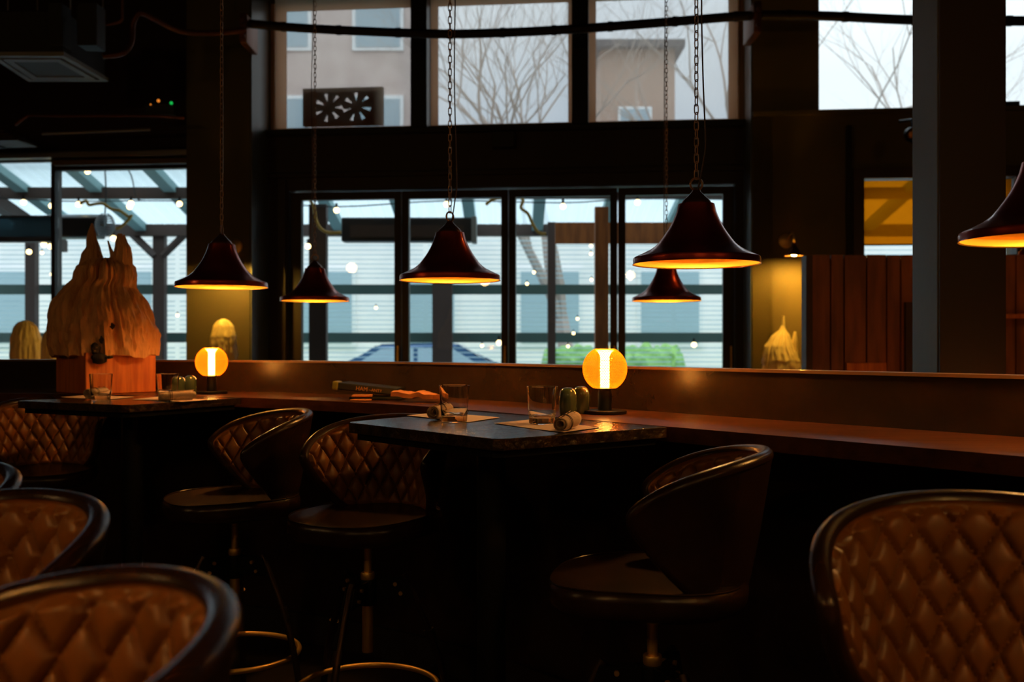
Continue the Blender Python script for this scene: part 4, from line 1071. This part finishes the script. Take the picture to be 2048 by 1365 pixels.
for i, (x, y, D) in enumerate(fl):
    o = fs if i == 0 else copy_tree(fs)
    o.location = P(x, y, D); o.scale = (1, 1, 1) if D < 11.8 else (.62, .62, .62)
    key = (where(x, y), hl(y)); order = sorted(groups[key]); k = [q[1] for q in order].index(i)
    o['label'] = 'bulb or reflection %s in %s%s' % (hl(y), where(x, y), '' if len(order) == 1 else ', %s from the left' % words[k])
    o['group'] = 'festoon bulbs ' + hl(y) + ' seen through ' + where(x, y)
wi = B()
for run in ([(-20, 395, 10.8), (47, 399, 10.8), (110, 402, 10.9), (157, 403, 10.8), (262, 402, 10.9), (359, 402, 10.9), (520, 404, 10.8), (673, 414, 10.5), (893, 402, 10.6), (1126, 406, 10.5), (1275, 398, 10.6), (1500, 400, 10.6)],
            [(230, 300, 10.4), (262, 350, 10.6), (272, 395, 10.8), (290, 402, 10.9)]):
    tube(wi, catmull([P(*q) for q in run], 4), .007, 5)
tag(obj('light_string', wi, ac_dark, smooth=True), 'dark cable of the festoon lights strung under the patio roof', 'cable')
# neighbouring houses
def house(name, x0, x1, y, z1, m, label, wins, wm_, dep=6, extra=None):
    t = thing(name, label, 'building', ((x0+x1)/2, y, GZ)); w_ = (x1-x0)/2
    obj('wall', box(B(), -w_, w_, 0, dep, 0, z1-GZ), m, t)
    obj('roof', box(B(), -w_-.3, w_+.3, -.4, dep+.3, z1-GZ, z1-GZ+.25), mat('roof_grey', (.12, .12, .13), .8), t)
    for (a, b, c_, d_) in wins:
        f_ = B(); box(f_, a-(x0+x1)/2-.09, b-(x0+x1)/2+.09, -.05, -.005, c_-GZ-.09, d_-GZ+.09); wf = obj('window', f_, wm_, t)
        obj('pane', box(B(), a-(x0+x1)/2, b-(x0+x1)/2, -.07, -.052, c_-GZ, d_-GZ), house_glass, wf)
    return t
tr_white = mat('trim_white', (.8, .82, .82), .6)
w1 = [(x, x+1.1, z, z+1.5) for x in (-11, -8.6, -6.2, -3.9) for z in (5.9, 8.7)]
house('apartment_building', -13, -2.3, 25, 12.5, house_pink, 'pinkish apartment block seen through the leftmost high blind', w1, tr_white)
w2 = [(x, x+1.3, 1.3, 2.9) for x in (-12.2, -9.4, -7.2, -4.9, -2.6, .2, 2.9, 5.6, 8.5)]
house('shop_building', -14, 12, 22.5, 5.2, house_white, 'long white building with windows across the street, behind the slatted screen', w2, tr_white, 2.2)
house('brown_house', 3.1, 5.7, 35, 11.6, house_brown, 'tall narrow brown house seen through the rightmost high blind', [(3.8, 4.8, 8, 9.5)], tr_white, 5)
# hedges, lawn, car
def hedge(x0, x1, y, h, label, seed):
    bm = B(); bmesh.ops.create_grid(bm, x_segments=60, y_segments=24, size=.5)
    for v in bm.verts:
        u, w_ = v.co.x+.5, v.co.y+.5; a = w_*PI
        n = noise.noise(Vector((u*(x1-x0)*3, w_*6, seed)))+.5*noise.noise(Vector((u*(x1-x0)*9, w_*18, seed)))
        e = min(1, min(u, 1-u)*14)**.5
        v.co = Vector(((u-.5)*(x1-x0), -.5*math.cos(a)*(1+.25*n)*e, max(0, (h*math.sin(a)**.4)*(1+.12*n)*e)))
    return tag(obj('hedge', bm, leaf_mat, smooth=True, loc=((x0+x1)/2, y, GZ)), label, 'hedge')
hedge(.35, 2.9, 16.2, 1.35, 'bright green hedge low outside, seen through the two right glass doors', 1)
hedge(-8.5, -5.8, 16.6, 1.15, 'green hedge low outside, seen through the left windows', 2)
struct(obj('ground_lawn', box(B(), -16, 12, 19.4, 22.3, GZ, GZ+.03), lawn))
car = thing('parked_car', 'blue parked car outside, seen low through the second glass door', 'car', (-1.7, 17.6, GZ))
side = [(-2.1, .35), (-2.1, .75), (-1.95, .9), (-1.2, 1.0), (-.55, 1.42), (.75, 1.45), (1.45, 1.0), (2.0, .9), (2.15, .7), (2.15, .35)]
b_ = B(); a_ = [b_.verts.new((x, -.85, z)) for x, z in side]; c_ = [b_.verts.new((x, .85, z)) for x, z in side]; n = len(side)
b_.faces.new(a_); b_.faces.new(c_[::-1])
for i in range(n): b_.faces.new((a_[i], a_[(i+1) % n], c_[(i+1) % n], c_[i]))
bmesh.ops.bevel(b_, geom=b_.edges[:], offset=.06, segments=3, affect='EDGES'); obj('body', b_, car_blue, car, True)
b_ = B()
for w4 in ([(-1.0, 1.03), (-.5, 1.34), (.05, 1.36), (.05, 1.03)], [(.12, 1.03), (.12, 1.36), (.68, 1.36), (1.22, 1.03)]):
    v4 = [b_.verts.new((x, -.858, z)) for x, z in w4]; v5 = [b_.verts.new((x, -.84, z)) for x, z in w4]
    b_.faces.new(v4); b_.faces.new(v5[::-1])
    for i in range(4): b_.faces.new((v4[i], v4[(i+1) % 4], v5[(i+1) % 4], v5[i]))
obj('side_window', b_, house_glass, car)
for xx in (-1.35, 1.4):
    for yy in (-.8, .8):
        b_ = B(); tube(b_, [(xx, yy-.1, .32), (xx, yy+.1, .32)], .32, 24); wl = obj('wheel', b_, matt_black, car, True)
        b_ = B(); tube(b_, [(xx, yy-.115, .32), (xx, yy+.115, .32)], .19, 16); obj('hubcap', b_, steel, wl, True)
# bare trees
def tree(x, y, h, seed, label, lean=0):
    rnd = random.Random(seed); bm = B()
    def grow(p, d, L, r, depth):
        pts = [p]; rs = [r]; q = p; dd = d
        for k in range(4):
            dd = (dd+Vector((rnd.uniform(-.16, .16), rnd.uniform(-.16, .16), rnd.uniform(-.05, .1)))).normalized()
            q = q+dd*L/4; pts.append(q); rs.append(r*(1-.42*(k+1)/4))
        tube(bm, pts, rs, 6 if depth < 2 else 4, caps=depth == 0)
        if depth < 6:
            for k in range(3 if depth < 5 else 2):
                i = rnd.choice((2, 3, 4)) if k else 4
                ang = Vector((rnd.uniform(-1, 1), rnd.uniform(-.6, .6), rnd.uniform(-.25, .7)))
                nd = (dd+ang*.85).normalized(); grow(pts[i], nd, L*rnd.uniform(.62, .80), rs[i]*rnd.uniform(.55, .75), depth+1)
    grow(Vector((0, 0, 0)), Vector((lean, 0, 1)).normalized(), h*.36, h*.018, 0)
    return tag(obj('bare_tree', bm, bark, smooth=True, loc=(x, y, GZ)), label, 'tree')
tree(1.15, 18.3, 10.2, 11, 'bare tree seen through the middle high blind', -.12)
tree(4.6, 18.6, 10.0, 23, 'bare tree seen through the rightmost high blind', .02)
tree(8.0, 18.9, 9.0, 5, 'bare tree with thin branches seen through the unshaded window at the upper right', -.1)
